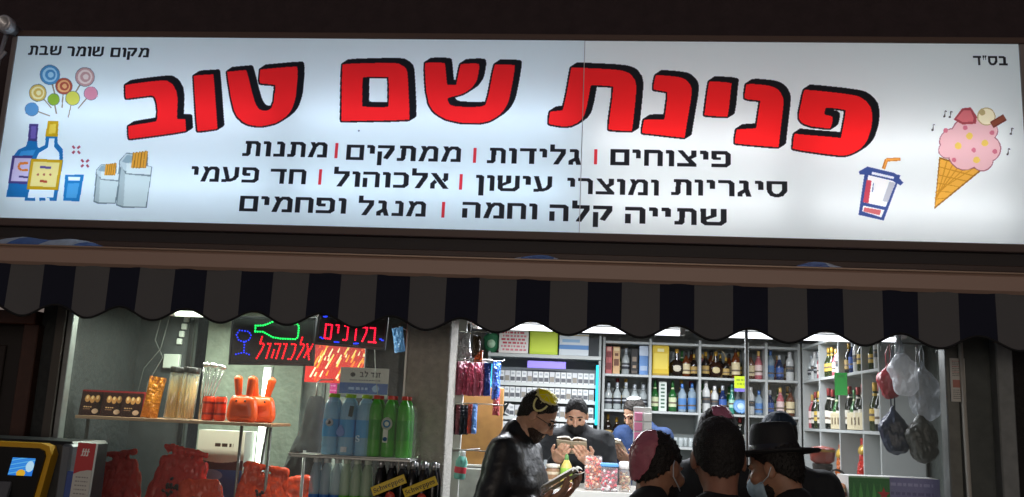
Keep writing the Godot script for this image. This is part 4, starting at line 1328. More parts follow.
func build_awning() -> void:
	var t := thing("awning", "striped shop awning with brown front rail and scalloped valance", "awning", Vector3(-.5, 2.14, .8))
	var x0 := -2.9
	var x1 := 2.75
	var st := st_new()
	box(st, Vector3((x0 + x1) / 2, .038, 0), Vector3(x1 - x0, .078, .07), .012)
	put(st, "front_rail", M("a68a7c", .42), t)
	boxed("rail_lip", M("a8907e", .35, .3), t, Vector3((x0 + x1) / 2, .08, .012), Vector3(x1 - x0, .008, .05), .002)
	# scalloped valance, stripe by stripe
	var per := .2855
	var first := .704 + .5 - per * 14
	for k in 24:
		for light in 2:
			var a := first + per * k + (0.0 if light == 0 else .150)
			var b := first + per * k + (.150 if light == 0 else per)
			if b < x0 or a > x1: continue
			a = maxf(a, x0)
			b = minf(b, x1)
			var s := st_new()
			s.set_smooth_group(1)
			var n := 8
			var low := func(x: float) -> float: return -.189 - .026 * cos((x - first - .075) / per * TAU)
			var dep := func(x: float, y: float) -> float: return .022 + .006 * sin(x * 9.0 + 1.0) * (-y) * 6.0 + .004 * sin(x * 31.0)
			for i in n:
				var u0 := lerpf(a, b, float(i) / n)
				var u1 := lerpf(a, b, float(i + 1) / n)
				for v in 4:
					var y00: float = lerpf(.01, low.call(u0), v / 4.0)
					var y01: float = lerpf(.01, low.call(u0), (v + 1) / 4.0)
					var y10: float = lerpf(.01, low.call(u1), v / 4.0)
					var y11: float = lerpf(.01, low.call(u1), (v + 1) / 4.0)
					quad(s, Vector3(u0, y01, dep.call(u0, y01)), Vector3(u1, y11, dep.call(u1, y11)), Vector3(u1, y10, dep.call(u1, y10)), Vector3(u0, y00, dep.call(u0, y00)))
			var o := put(s, "valance_stripe", M("5a5a5c" if light == 0 else "10152a", .9, 0, "card"), t)
			if k % 24 == 12: o.set_meta("label", "pale grey stripe of the valance" if light == 0 else "navy stripe of the valance")
	var hem := st_new()
	var pts := []
	for i in 400:
		var x := lerpf(x0, x1, i / 399.0)
		pts.append(Vector3(x, -.191 - .026 * cos((x - first - .075) / per * TAU), .022 + .006 * sin(x * 9.0 + 1.0) * 1.2 + .004 * sin(x * 31.0)))
	tube(hem, pts, .005, 5)
	put(hem, "hem_piping", M("0c0d12", .8), t)
	# slack fabric gathered behind the rail, running up to the box under the sign
	for k in 40:
		var a := first + per * .5 * k
		var b := a + per * .5
		if b < x0 or a > x1: continue
		a = maxf(a, x0 + .05); b = minf(b, x1 - .05)
		if b <= a: continue
		var s := st_new()
		s.set_smooth_group(1)
		var p := func(x: float, v: float) -> Vector3:
			var lump := 0.0
			for q in [[-2.0, .42, .075], [-1.2, .16, .04], [.25, .17, .062], [1.5, .17, .062], [2.3, .4, .035]]: lump += q[2] * exp(-pow((x - q[0]) / q[1], 2.0))
			return Vector3(x, .05 + v * .09 + lump * sin(v * PI) + .008 * sin(x * 23.0) * sin(v * PI), -.03 - v * .5)
		for i in 5:
			for v in 8:
				var u0 := lerpf(a, b, i / 5.0)
				var u1 := lerpf(a, b, (i + 1) / 5.0)
				quad(s, p.call(u0, v / 8.0), p.call(u1, v / 8.0), p.call(u1, (v + 1) / 8.0), p.call(u0, (v + 1) / 8.0))
		put(s, "fabric_stripe", M("a8b4c4" if k % 2 == 0 else "2f5aa0", .8, 0, "cloth"), t)
	boxed("cassette", M("2c2626", .6, .1), t, Vector3((x0 + x1) / 2, .225, -.66), Vector3(x1 - x0, .11, .2), .01)
	boxed("cassette_lip", M("463630", .5, .1), t, Vector3((x0 + x1) / 2, .2, -.553), Vector3(x1 - x0, .03, .015), .004)
	for x in [-2.1, 2.1]: tubed("folding_arm", M("6a5a52", .4, .4), t, [Vector3(x, .02, -.04), Vector3(x * .9, .06, -.3), Vector3(x, .12, -.58)], .018)

func led_board(label: String, at: Vector3, w: float, h: float, tilt: float) -> Node3D:
	var t := thing("led_sign", label, "sign", at)
	t.rotation.z = deg_to_rad(tilt)
	boxed("board", M("101014", .3), t, Vector3.ZERO, Vector3(w, h, .02), .003)
	for s in [-1.0, 1.0]:
		boxed("frame", M("3a3a40", .3), t, Vector3(0, s * (h / 2 - .006), .008), Vector3(w, .012, .014), .002)
		boxed("frame", M("3a3a40", .3), t, Vector3(s * (w / 2 - .006), 0, .008), Vector3(.012, h - .026, .014), .002)
	return t

func build_window() -> void:
	batten("long added fill batten hidden above the display shelf", Vector3(-1.75, 2.13, -.1), 1.2, 1.9, "f4fff0")  # unseen batten, added as front fill on the displayed goods
	batten("short fluorescent batten above the display window", Vector3(-2.2, 2.09, -.55), .34, .8, "f2ffe8")
	var back := thing("partition", "pale green panel at the rear of the display window", "panel", Vector3(-2.02, 0, -1.0))
	boxed("panel", M("848f82", .6, 0, "wall"), back, Vector3(0, 1.1, 0), Vector3(.62, 2.2, .03), .002)
	boxed("panel_joint", M("8d9a8a", .5), back, Vector3(.12, 1.1, .018), Vector3(.008, 2.2, .008), .001)
	var dk := thing("side_screen", "dark grey screen with white sockets behind the chocolate boxes", "panel", Vector3(-2.52, 0, -.85))
	boxed("screen", M("3e4244", .5, 0, "worn"), dk, Vector3(0, 1.1, 0), Vector3(.36, 2.2, .03), .002)
	boxed("socket_box", M("a8b0a8", .5), dk, Vector3(.06, 1.83, .03), Vector3(.1, .085, .03), .004)
	for k in 4: boxed("switch", M("b8c0ba", .4), dk, Vector3(.09 + .01 * k, 1.95 + .045 * k, .025), Vector3(.03, .035, .02), .003)
	boxed("post", M("151617", .4), dk, Vector3(.165, 1.1, .03), Vector3(.03, 2.2, .03), .002)
	tubed("cable", M("5c605e", .5), dk, [Vector3(-.02, 2.1, .06), Vector3(-.04, 1.95, .07), Vector3(.01, 1.85, .05), Vector3(-.06, 1.7, .06), Vector3(-.08, 1.5, .05)], .003)
	tubed("cable", M("5c605e", .5), dk, [Vector3(.03, 2.1, .06), Vector3(.0, 1.9, .07), Vector3(-.1, 1.78, .05), Vector3(-.12, 1.6, .06)], .0025)
	# glass shelf on rods
	var sh := thing("window_shelf", "thin wooden shelf in the display window carrying chocolates and jars", "shelf", Vector3(-2.06, 1.5, -.2))
	boxed("board", M("a87a54", .5, 0, "worn"), sh, Vector3(0, 0, 0), Vector3(1.02, .014, .3), .002)
	boxed("board_edge", M("c8a888", .4), sh, Vector3(0, 0, .152), Vector3(1.02, .016, .006), .001)
	for x in [-.47, .34, .49]: tubed("shelf_rod", M("8a8c88", .35, .7), sh, [Vector3(x, -.67, .1), Vector3(x, -.01, .1)], .008)
	tubed("shelf_rod", M("5a5a56", .35, .7), sh, [Vector3(.34, -.67, -.11), Vector3(.4, -.01, -.11)], .007)
	var low := thing("lower_shelf", "lower shelf of the display window under the red bags", "shelf", Vector3(-1.9, .93, -.3))
	boxed("board", M("8a8478", .5, 0, "worn"), low, Vector3.ZERO, Vector3(1.35, .02, .5), .002)
	for x in [-.6, .6]: boxed("bracket", M("6a6a66", .4, .5), low, Vector3(x, -.06, 0), Vector3(.02, .09, .4), .002)
	# chocolate boxes
	var ci := paper(128, 128, "2a100c")
	bar(ci, 0, 0, 128, 8, "7a1c20")
	bar(ci, 118, 0, 10, 128, "8a2024")
	for k in 3: disc(ci, Vector2(34 + 28 * k, 44 + 4 * (k % 2)), Vector2(14, 19), Color("b8844a")); 
	for k in 3: disc(ci, Vector2(32 + 28 * k, 38), Vector2(6, 9), Color("e0c08a"))
	disc(ci, Vector2(86, 108), Vector2(18, 13), Color("d8b89a"))
	scribble(ci, 20, 84, 46, 6, "c8a070")
	scribble(ci, 20, 96, 36, 4, "a88060")
	var cm := printed(ci, .3)
	for k in 3:
		var t := thing("chocolate_box", "dark chocolate gift box propped up on the window shelf", "box", [Vector3(-2.552, 1.519, -0.150), Vector3(-2.434, 1.524, -0.150), Vector3(-2.332, 1.528, -0.150)][k], 0, "chocolate boxes on the window shelf")
		t.position.y = 1.508
		t.rotation = Vector3(deg_to_rad(-14), deg_to_rad(14), 0)
		boxed("box", M("4a1416" if k != 1 else "3a1810", .35), t, Vector3(0, .068, -.02), Vector3(.118, .135, .035), .003)
		var st := st_new()
		quad_uv(st, Vector3(-.057, .002, -.001), Vector3(.057, .002, -.001), Vector3(.057, .133, -.001), Vector3(-.057, .133, -.001))
		put(st, "printed_front", cm, t)
	var ob := bag("snack_bag", "tall orange snack bag leaning against the stick jars", Vector3(-2.230, 1.508, -.14), .085, .21, .05, M("e08a1c", .3, 0, "foil"), "", .2, -7, 3)
	boxed("header", M("b8621a", .4), ob, Vector3(0, .19, 0), Vector3(.08, .03, .006), .001)
	for k in 2:
		var t := thing("stick_jar", ["tall clear jar of straw-coloured sticks next to the orange bag", "tall clear jar of straw-coloured sticks next to the silver tongs"][k], "jar", Vector3(-2.123 + .085 * k, 1.508, -.17 + .03 * k), 0, "stick jars on the window shelf")
		t.rotation.z = deg_to_rad(-3)
		lathed("glass", clear("e8ecd8", .25, .05), t, [[0, 0], [.038, 0], [.041, .006], [.041, .235], [.038, .24]], Vector3.ZERO, Basis.IDENTITY, 18)
		var st := st_new()
		for i in 46:
			var a := rng.randf() * TAU
			var r := sqrt(rng.randf()) * .032
			var h := rng.randf_range(.19, .225)
			tube(st, [Vector3(cos(a) * r, .006, sin(a) * r), Vector3(cos(a + .25) * r, h, sin(a + .25) * r)], .0034, 5)
		var o := put(st, "sticks", M("e0b24a", .6), t)
		o.set_meta("kind", "stuff")
		lathed("lid", M("2a2826", .35), t, [[.043, .236], [.044, .238], [.044, .262], [.04, .266], [0, .266]], Vector3.ZERO, Basis.IDENTITY, 18)
	for k in 3:
		var t := thing("metal_tongs", ["silver barbecue tongs beside the stick jars, leaning most upright", "silver barbecue tongs fanned between the two others", "silver barbecue tongs leaning over the orange cans"][k], "tongs", Vector3(-1.989 + .012 * k, 1.508, -.2), 0, "tongs on the window shelf")
		t.rotation.z = deg_to_rad([-2, -8, -15][k])
		for s in [-1.0, 1.0]: tubed("arm", M("c0c0bc", .22, .9), t, [Vector3(0, .0, 0), Vector3(s * .008, .15, 0), Vector3(s * .012, .27, 0)], .0038, 6)
		var st := st_new()
		ball(st, Vector3(0, .285, 0), Vector3(.024, .014, .016))
		put(st, "grip_head", M("c8c8c4", .2, .9), t)
	for k in 3:
		var t := thing("drink_can", "orange drink can in a short row on the window shelf", "can", Vector3(-1.915 + .062 * k, 1.508, -.13 - .07 * (k / 2)), 0, "orange cans on the window shelf")
		if k == 2: t.position.x -= .09
		lathed("can_body", M("d8401c", .28, .2), t, [[0, .004], [.024, 0], [.031, .01], [.031, .112], [.025, .122]])
		lathed("can_lid", M("c8c8c8", .25, .9), t, [[.025, .1225], [.026, .124], [.022, .12], [0, .12]])
		for j in 2: lathed("printed_band", M("8a1c10", .3), t, [[.0314, .03 + .055 * j], [.0317, .031 + .055 * j], [.0317, .04 + .055 * j], [.0314, .041 + .055 * j]])
	for k in 2:
		var t := thing("rabbit_box", ["bright orange rabbit-shaped box with two upright ears", "second orange rabbit-shaped box half behind the first"][k], "candy box", Vector3(-1.724 + .055 * k, 1.508, -.1 - .1 * k), .25 * k, "orange rabbit boxes on the window shelf")
		var f := Field.new(Vector3(-.09, -.02, -.06), Vector3(.09, .25, .06), .007)
		f.cap(Vector3(-.045, .03, 0), Vector3(.045, .03, 0), .034, .034, .02)
		f.cap(Vector3(-.042, .065, 0), Vector3(.042, .065, 0), .034, .034, .02)
		f.cap(Vector3(-.032, .1, 0), Vector3(.032, .1, 0), .036, .036, .02)
		f.ell(Vector3(.0, .085, .03), Vector3(.026, .02, .014), .015)
		f.keep(Vector3(0, -1, 0), Vector3(0, 0, 0))
		put_field(f, "box_body", M("e8561a", .3), t)
		for s in [-1.0, 1.0]:
			var e := Field.new(Vector3(-.1, .09, -.04), Vector3(.1, .25, .04), .006)
			e.cap(Vector3(s * .026, .12, 0), Vector3(s * (.046 if k else .036), .212, 0), .015, .022, .01)
			put_field(e, "ear", M("e8561a", .3), t)
			var st := st_new()
			ball(st, Vector3(s * .022, .105, .036), Vector3(.006, .007, .004))
			put(st, "eye", M("2a1208", .3), t)
	# red foil bags on the lower shelf
	var red := M("d0281c", .22, 0, "leather")
	var reds := [["red foil bag below the chocolate boxes", 122, 452, .24, -.22, 5], ["tall red foil bag below the stick jars", 176, 447, .25, -.2, -8], ["small crumpled red bag against the blue box", 205, 480, .18, -.1, 6], ["red foil bag with dark floral print by the lamp tube", 263, 464, .22, -.12, -3], ["low red foil bag under the black coat", 298, 478, .19, -.15, 8]]
	for k in reds.size():
		var r: Array = reds[k]
		var top: Vector3 = [Vector3(-2.392, 1.326, -0.220), Vector3(-2.096, 1.366, -0.200), Vector3(-1.882, 1.217, -0.100), Vector3(-1.600, 1.307, -0.120), Vector3(-1.424, 1.246, -0.150)][k]
		var b := crumpled_bag(r[0], Vector3(top.x, .942, top.z), r[3] * 1.22, top.y - .942, red if k < 2 else M("e0451c", .22, 0, "leather"), "red foil bags in the display window", .1 * (k - 2), r[5], 20 + k)
		if k >= 1:
			var st := st_new()
			for i in 14:
				var a := rng.randf() * TAU
				var q := Vector3(cos(a) * rng.randf() * .05, (top.y - .942) * .55 + sin(a) * rng.randf() * .05, .072)
				ball(st, q, Vector3(.012, .008, .004), turned(0, 0, rng.randf() * 180), 6)
			var o := put(st, "dark_print", M("2a0c10", .5), b)
			o.set_meta("kind", "stuff")
	# blue box with arched cream label
	var bi := paper(128, 200, "1f4f9a")
	bar(bi, 0, 0, 128, 60, "d8d4c0")
	bar(bi, 0, 60, 128, 20, "4a1620")
	disc(bi, Vector2(64, 52), Vector2(64, 14), Color("d8d4c0"))
	disc(bi, Vector2(44, 92), Vector2(32, 12), Color("7fa0c8"))
	scribble(bi, 48, 26, 50, 7, "3a2418")
	bar(bi, 6, 128, 70, 56, "b8c4cc")
	for k in 5: scribble(bi, 10, 134 + k * 9, 60, 3, "4a5a7a")
	var bb := sheet("display_carton", "blue carton with cream arched label beside the lamp tube", "box", Vector3(-1.947, 1.266, -0.420), .26, .51, bi, "", 0, 0, .16)
	bb.position.y = .942 + .255
	# vertical lamp tube
	var lt := thing("lamp_tube_fitting", "bright vertical fluorescent tube at the rear of the display", "lamp", Vector3(-1.80, 1.17, -.6))
	boxed("fitting_base", M("c8ccc8", .5), lt, Vector3(0, .3, -.03), Vector3(.045, .68, .03), .004)
	lathed("lamp_tube", glow("f0fff0", 3.0), lt, [[0, 0], [.013, 0], [.013, .6], [0, .6]], Vector3.ZERO, Basis.IDENTITY, 10)
	boxed("foot", M("b0b4b0", .5), lt, Vector3(0, -.59, -.03), Vector3(.05, 1.16, .03), .003)
	area_lamp(Vector3(-1.80, 1.47, -.575), Vector2(.03, .6), .25, "f0fff0", false)
	# door and passage behind
	var pd := thing("passage_door", "light grey inner door behind the lamp tube", "door", Vector3(-1.58, 0, -1.1))
	boxed("door_leaf", M("9aa49c", .5, 0, "worn"), pd, Vector3(0, 1.05, 0), Vector3(.34, 2.1, .04), .004)
	boxed("door_edge", M("2a2a2a", .5), pd, Vector3(.2, 1.05, .01), Vector3(.06, 2.1, .06), .004)
	boxed("glazing_bar", M("5a6260", .4, .3), pd, Vector3(-.02, 1.05, .025), Vector3(.02, 2.05, .012), .002)
	var pk := paper(32, 128, "d81f8a")
	for k in 6: scribble(pk, 4, 10 + k * 18, 24, 6, "f0a0d0")
	sheet("pink_sticker", "narrow magenta sticker on the inner door", "sticker", Vector3(-1.535, 1.68, -1.06), .045, .2, pk)
	var dp := thing("added_dark_panel", "added panel coloured dark for the dim passage behind the water packs", "panel", Vector3(-1.12, 0, -1.35))  # panel added to make the passage dim; the shade is in its colour
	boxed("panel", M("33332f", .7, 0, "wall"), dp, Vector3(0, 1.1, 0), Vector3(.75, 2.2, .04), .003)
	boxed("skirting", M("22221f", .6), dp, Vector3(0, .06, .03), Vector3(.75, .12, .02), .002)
	# black coat on a hook
	var coat := thing("black_coat", "black coat hanging behind the red bags", "coat", Vector3(-1.53, 1.05, -.5))
	var cf := Field.new(Vector3(-.22, -.15, -.12), Vector3(.22, .68, .12), .014)
	cf.cap(Vector3(.06, .56, 0), Vector3(.03, .1, 0), .05, .1, .05)
	cf.cap(Vector3(.03, .3, 0), Vector3(-.03, -.05, 0), .09, .11, .05)
	cf.cap(Vector3(.07, .52, .02), Vector3(.13, .05, .03), .04, .05, .03)
	var fz := FastNoiseLite.new()
	fz.seed = 4
	fz.frequency = 8.0
	cf.ruffle(fz, .02, Vector3(1.6, .5, 1.6))
	put_field(cf, "cloth", M("121214", .8, 0, "cloth"), coat)
	tubed("hook", M("8a8a86", .3, .8), coat, [Vector3(.06, .6, 0), Vector3(.06, .68, 0), Vector3(.06, .7, -.06), Vector3(.06, .72, -.5)], .005)
	# diode signs
	var c1 := Vector3(-1.581, 1.918, -0.050)
	var s1 := led_board("black diode sign with green bottle, blue glass and red word", c1, .43, .245, 1.5)
	s1.rotation.y = deg_to_rad(4)
	var st := st_new()
	for off in [0.0]:
		dots(st, [-.09, .075, -.05, .077, .005, .1, .03, .112, .1, .108], .0125, .0048)
		dots(st, [-.09, .045, -.05, .045, .0, .018, .04, .012, .115, .01, .128, .02, .13, .075, .12, .088, .1, .085], .0125, .0048)
		dots(st, [-.09, .075, -.09, .045], .0125, .0048)
	put(st, "led_dots", glow("18e860", 2.6), s1).set_meta("kind", "stuff")
	st = st_new()
	dots(st, [-.17, .05, -.185, .03, -.17, .0, -.14, -.008, -.115, .005, -.11, .03, -.125, .045, -.165, .05], .014, .004)
	dots(st, [-.14, -.008, -.14, -.06], .014, .004)
	dots(st, [-.18, -.07, -.14, -.06, -.11, -.072], .014, .004)
	put(st, "led_dots", glow("2038f0", 2.2), s1).set_meta("kind", "stuff")
	st = st_new()
	led_word(st, "אלכוהול", -.09, -.09, .285, .075, .25, .0125, .0047)
	put(st, "led_dots", glow("ff1828", 2.6), s1).set_meta("kind", "stuff")
	var s2 := led_board("long dark red diode sign spelling a Hebrew word in red", Vector3(-1.176, 1.982, -0.040), .36, .165, -2.5)
	st = st_new()
	led_word(st, "בלונים", -.14, -.048, .275, .07, 0.0, .0115, .005)
	put(st, "led_dots", glow("ff1838", 2.8), s2).set_meta("kind", "stuff")
	st = st_new()
	for p in [[-.15, .06], [-.14, .062], [-.155, -.045], [-.145, -.05], [-.08, -.062], [-.07, -.062], [.02, -.062], [.03, -.06], [.15, -.03], [.16, -.035]]: dots(st, [p[0], p[1], p[0] + .012, p[1]], .006, .0035)
	put(st, "led_dots", glow("2038f0", 2.2), s2).set_meta("kind", "stuff")
	# lit flame picture behind the signs
	var fi := paper(256, 160, "b81c14")
	for k in 90:
		var x := rng.randf() * 256
		var y := rng.randf() * 160
		var l := rng.randf_range(10, 46)
		var col: String = ["f0a030", "f8d870", "e85a1c", "d83018", "f8f0c0"][rng.randi() % 5]
		fill(fi, [PackedVector2Array([Vector2(x, y), Vector2(x + l * .5, y - l), Vector2(x + l * .62, y - l * .9), Vector2(x + 7, y + 3)])], Color(col))
	sheet("menu_screen", "glowing red and orange picture screen behind the diode signs", "screen", Vector3(-1.464, 1.851, -0.800), .34, .22, fi, "", .1, 0, .04, .35)
	# notice hung on a cord
	var ni := paper(192, 112, "c8cec8")
	disc(ni, Vector2(50, 26), Vector2(10, 8), Color("22242a"))
	word(ni, "זנד לב", 78, 160, 16, 34, Color("2a2e38"))
	scribble(ni, 40, 44, 120, 4, "6a7078")
	bar(ni, 0, 56, 192, 40, "2f62b0")
	scribble(ni, 36, 72, 76, 10, "9ac0e8")
	disc(ni, Vector2(144, 76), Vector2(14, 13), Color("9ac0e8"))
	var nt := sheet("window_notice", "white and blue notice hung above the water packs", "notice", Vector3(-1.101, 1.727, -0.060), .245, .15, ni)
	tubed("cord", M("c8ccc8", .6), nt, [Vector3(.08, -.07, .012), Vector3(.06, .03, .012), Vector3(.04, .2, .004)], .0018, 5)
	var hb := bag("hanging_packet", "small blue packet hanging beside the pillar strip", Vector3(-0.979, 1.903, -0.300), .06, .13, .025, M("4a80b8", .3, 0, "foil"), "", 0, 10, 40, "packet")
	tubed("peg", M("8a8a86", .3, .8), hb, [Vector3(0, .125, 0), Vector3(0, .14, -.05), Vector3(0, .14, -.3)], .003, 5)

func build_drinks() -> void:
	# wire rack in front of the pillar
	var rk := thing("drinks_rack", "white wire rack holding the soft drink packs", "rack", Vector3(-1.02, 0, .12))
	for y in [1.03, 1.375]:
		boxed("shelf_board", M("c4c6c2", .4, .2), rk, Vector3(-.05 if y > 1 else .02, y, 0), Vector3(.56 if y > 1 else .72, .012, .22), .002)
		tubed("front_wire", M("d0d2ce", .3, .5), rk, [Vector3(-.34, y + .008, .115), Vector3(.24 if y > 1 else .38, y + .008, .115)], .004, 6)
	for x in [-.33, .23]:
		for z in [-.1]: tubed("upright", M("c4c6c2", .35, .5), rk, [Vector3(x, 0, z), Vector3(x, 1.39, z)], .008, 7)
	var blue := clear("a4dcfa", .78, .28)
	var sky := M("58b4e4", .3)
	var p1 := drink_pack("blue wrapped pack of mineral water on the upper wire shelf", Vector3(-1.114, 1.382, .12), .235, .285, blue, "a8d838", M("56b4ee", .35), .3, .58, .05)
	shrink_wrap(p1, .235, .285, clear("eaf6fc", .1, .3))
	var st := st_new()
	prism(st, PackedVector2Array([Vector2(0, .035), Vector2(.014, .012), Vector2(.02, -.004), Vector2(.012, -.02), Vector2(-.002, -.024), Vector2(-.016, -.016), Vector2(-.02, 0), Vector2(-.013, .014)]), .002, Vector3(-.02, .11, .086))
	put(st, "drop_emblem", M("2a70c0", .3), p1)
	lathed("round_emblem", M("d8e4ea", .4), p1, [[.018, 0], [.018, .002], [0, .0022]], Vector3(-.075, .15, .085), turned(90, 0, 0), 16)
	st = st_new()
	prism(st, PackedVector2Array([Vector2(-.008, -.008), Vector2(.004, -.008), Vector2(.009, .002), Vector2(0, .011), Vector2(-.004, .003)]), .002, Vector3(-.075, .15, .089))
	put(st, "bird_mark", M("1c2430", .4), p1)
	boxed("dark_sticker", M("1c3a34", .4), p1, Vector3(.022, .205, .08), Vector3(.02, .05, .003), .001, turned(-8, 0, -6))
	boxed("bar_code", M("d8e4ea", .5), p1, Vector3(.0, .03, .086), Vector3(.028, .024, .002), .0)
	lettering("S", .04, M("d0f0ff", .4), p1, Vector3(.062, .08, .086))
	var p2 := drink_pack("green wrapped pack of soda bottles with white oval badge", Vector3(-0.909, 1.382, .13), .205, .285, clear("52c43c", .8, .28), "d8483a", M("2fa02a", .35), .28, .6, -.06)
	shrink_wrap(p2, .205, .285, clear("e8f8e4", .1, .3))
	lathed("oval_badge", M("d8e8d8", .4), p2, [[.026, 0], [.026, .002], [0, .0022]], Vector3(.0, .155, .076), turned(90, 0, 0) * Basis.from_scale(Vector3(1, 1, 1.15)), 20)
	lathed("badge_ring", M("4a90b8", .4), p2, [[.018, .002], [.018, .004], [.011, .004], [.011, .002]], Vector3(.0, .155, .0765), turned(90, 0, 0), 18)
	boxed("badge_tail", M("d8e8d8", .4), p2, Vector3(-.004, .1, .077), Vector3(.024, .06, .003), .001)
	lathed("badge_dot", M("2a6a9a", .4), p2, [[.01, 0], [.01, .002], [0, .0022]], Vector3(-.004, .085, .079), turned(90, 0, 0), 12)
	var lo := [["clear water bottles with blue lower half under the blue pack", 326, "b8d0dc", "2a6fc0", "dfe8ea"], ["clear bottles with green lower half under the green pack", 356, "c0d8c0", "58b828", "d8e4d8"]]
	for k in 2:
		var r: Array = lo[k]
		var t := drink_pack(r[0], Vector3([-1.199, -1.056][k], 1.037, .13), .15, .33, clear(r[2], .5, .28), r[4], M(r[3], .35), .08, .5, .03)
		t.set_meta("label", r[0])
	for k in 2:
		var t := drink_pack(["black and yellow tonic bottles under the green soda pack", "black and yellow tonic bottles in front of the grey pillar"][k], Vector3([-0.887, -0.733][k], 1.037, .14 + .01 * k), .155, .33, M("141416", .2), "c8c8c8", null, 0, 0, -.1 * k)
		var bs := turned(0, 0, 24)
		boxed("yellow_band", M("e8c81c", .4), t, Vector3(0, .225, .062), Vector3(.165, .042, .004), .001, bs)
		lettering("Schweppes", .027, M("1a1a1a", .4), t, Vector3(0, .225, .065), bs)
		lathed("red_badge", M("d04a38", .4), t, [[.022, 0], [.022, .003], [0, .0032]], Vector3(.01, .175, .062), turned(90, 0, 0), 16)
		boxed("grey_panel", M("a8acac", .4), t, Vector3(.0, .09, .058), Vector3(.13, .16, .003), .001)
		for ix in 3: lathed("foil_cap", M("b8bcc0", .25, .7), t, [[.012, .3], [.014, .302], [.013, .335], [0, .338]], Vector3((ix - 1) * .05, 0, .026), Basis.IDENTITY, 9)

func build_lamps() -> void:
	batten("fluorescent batten over the shop opening nearest the pillar", Vector3(-.05, 2.075, -.5), 1.15, 3.7)
	batten("fluorescent batten over the glazed end of the shop", Vector3(1.15, 2.075, -.5), 1.0, 1.2)
	batten("fluorescent batten on the ceiling over the counter", Vector3(-.1, 2.375, -2.3), 1.2, 5.0)
	batten("fluorescent batten on the ceiling by the side shelves", Vector3(1.15, 2.375, -2.5), 1.2, 2.7)
	var f := thing("fascia_panel", "white fascia panel behind the awning over the shop opening", "panel", Vector3(.52, 2.2, -.62))
	boxed("panel", M("d0d2ce", .6), f, Vector3.ZERO, Vector3(2.4, .2, .02), .003)
	for y in [-.03, .04]: boxed("groove_strip", M("b0b2b0", .5), f, Vector3(0, y, .012), Vector3(2.4, .012, .006), .001)

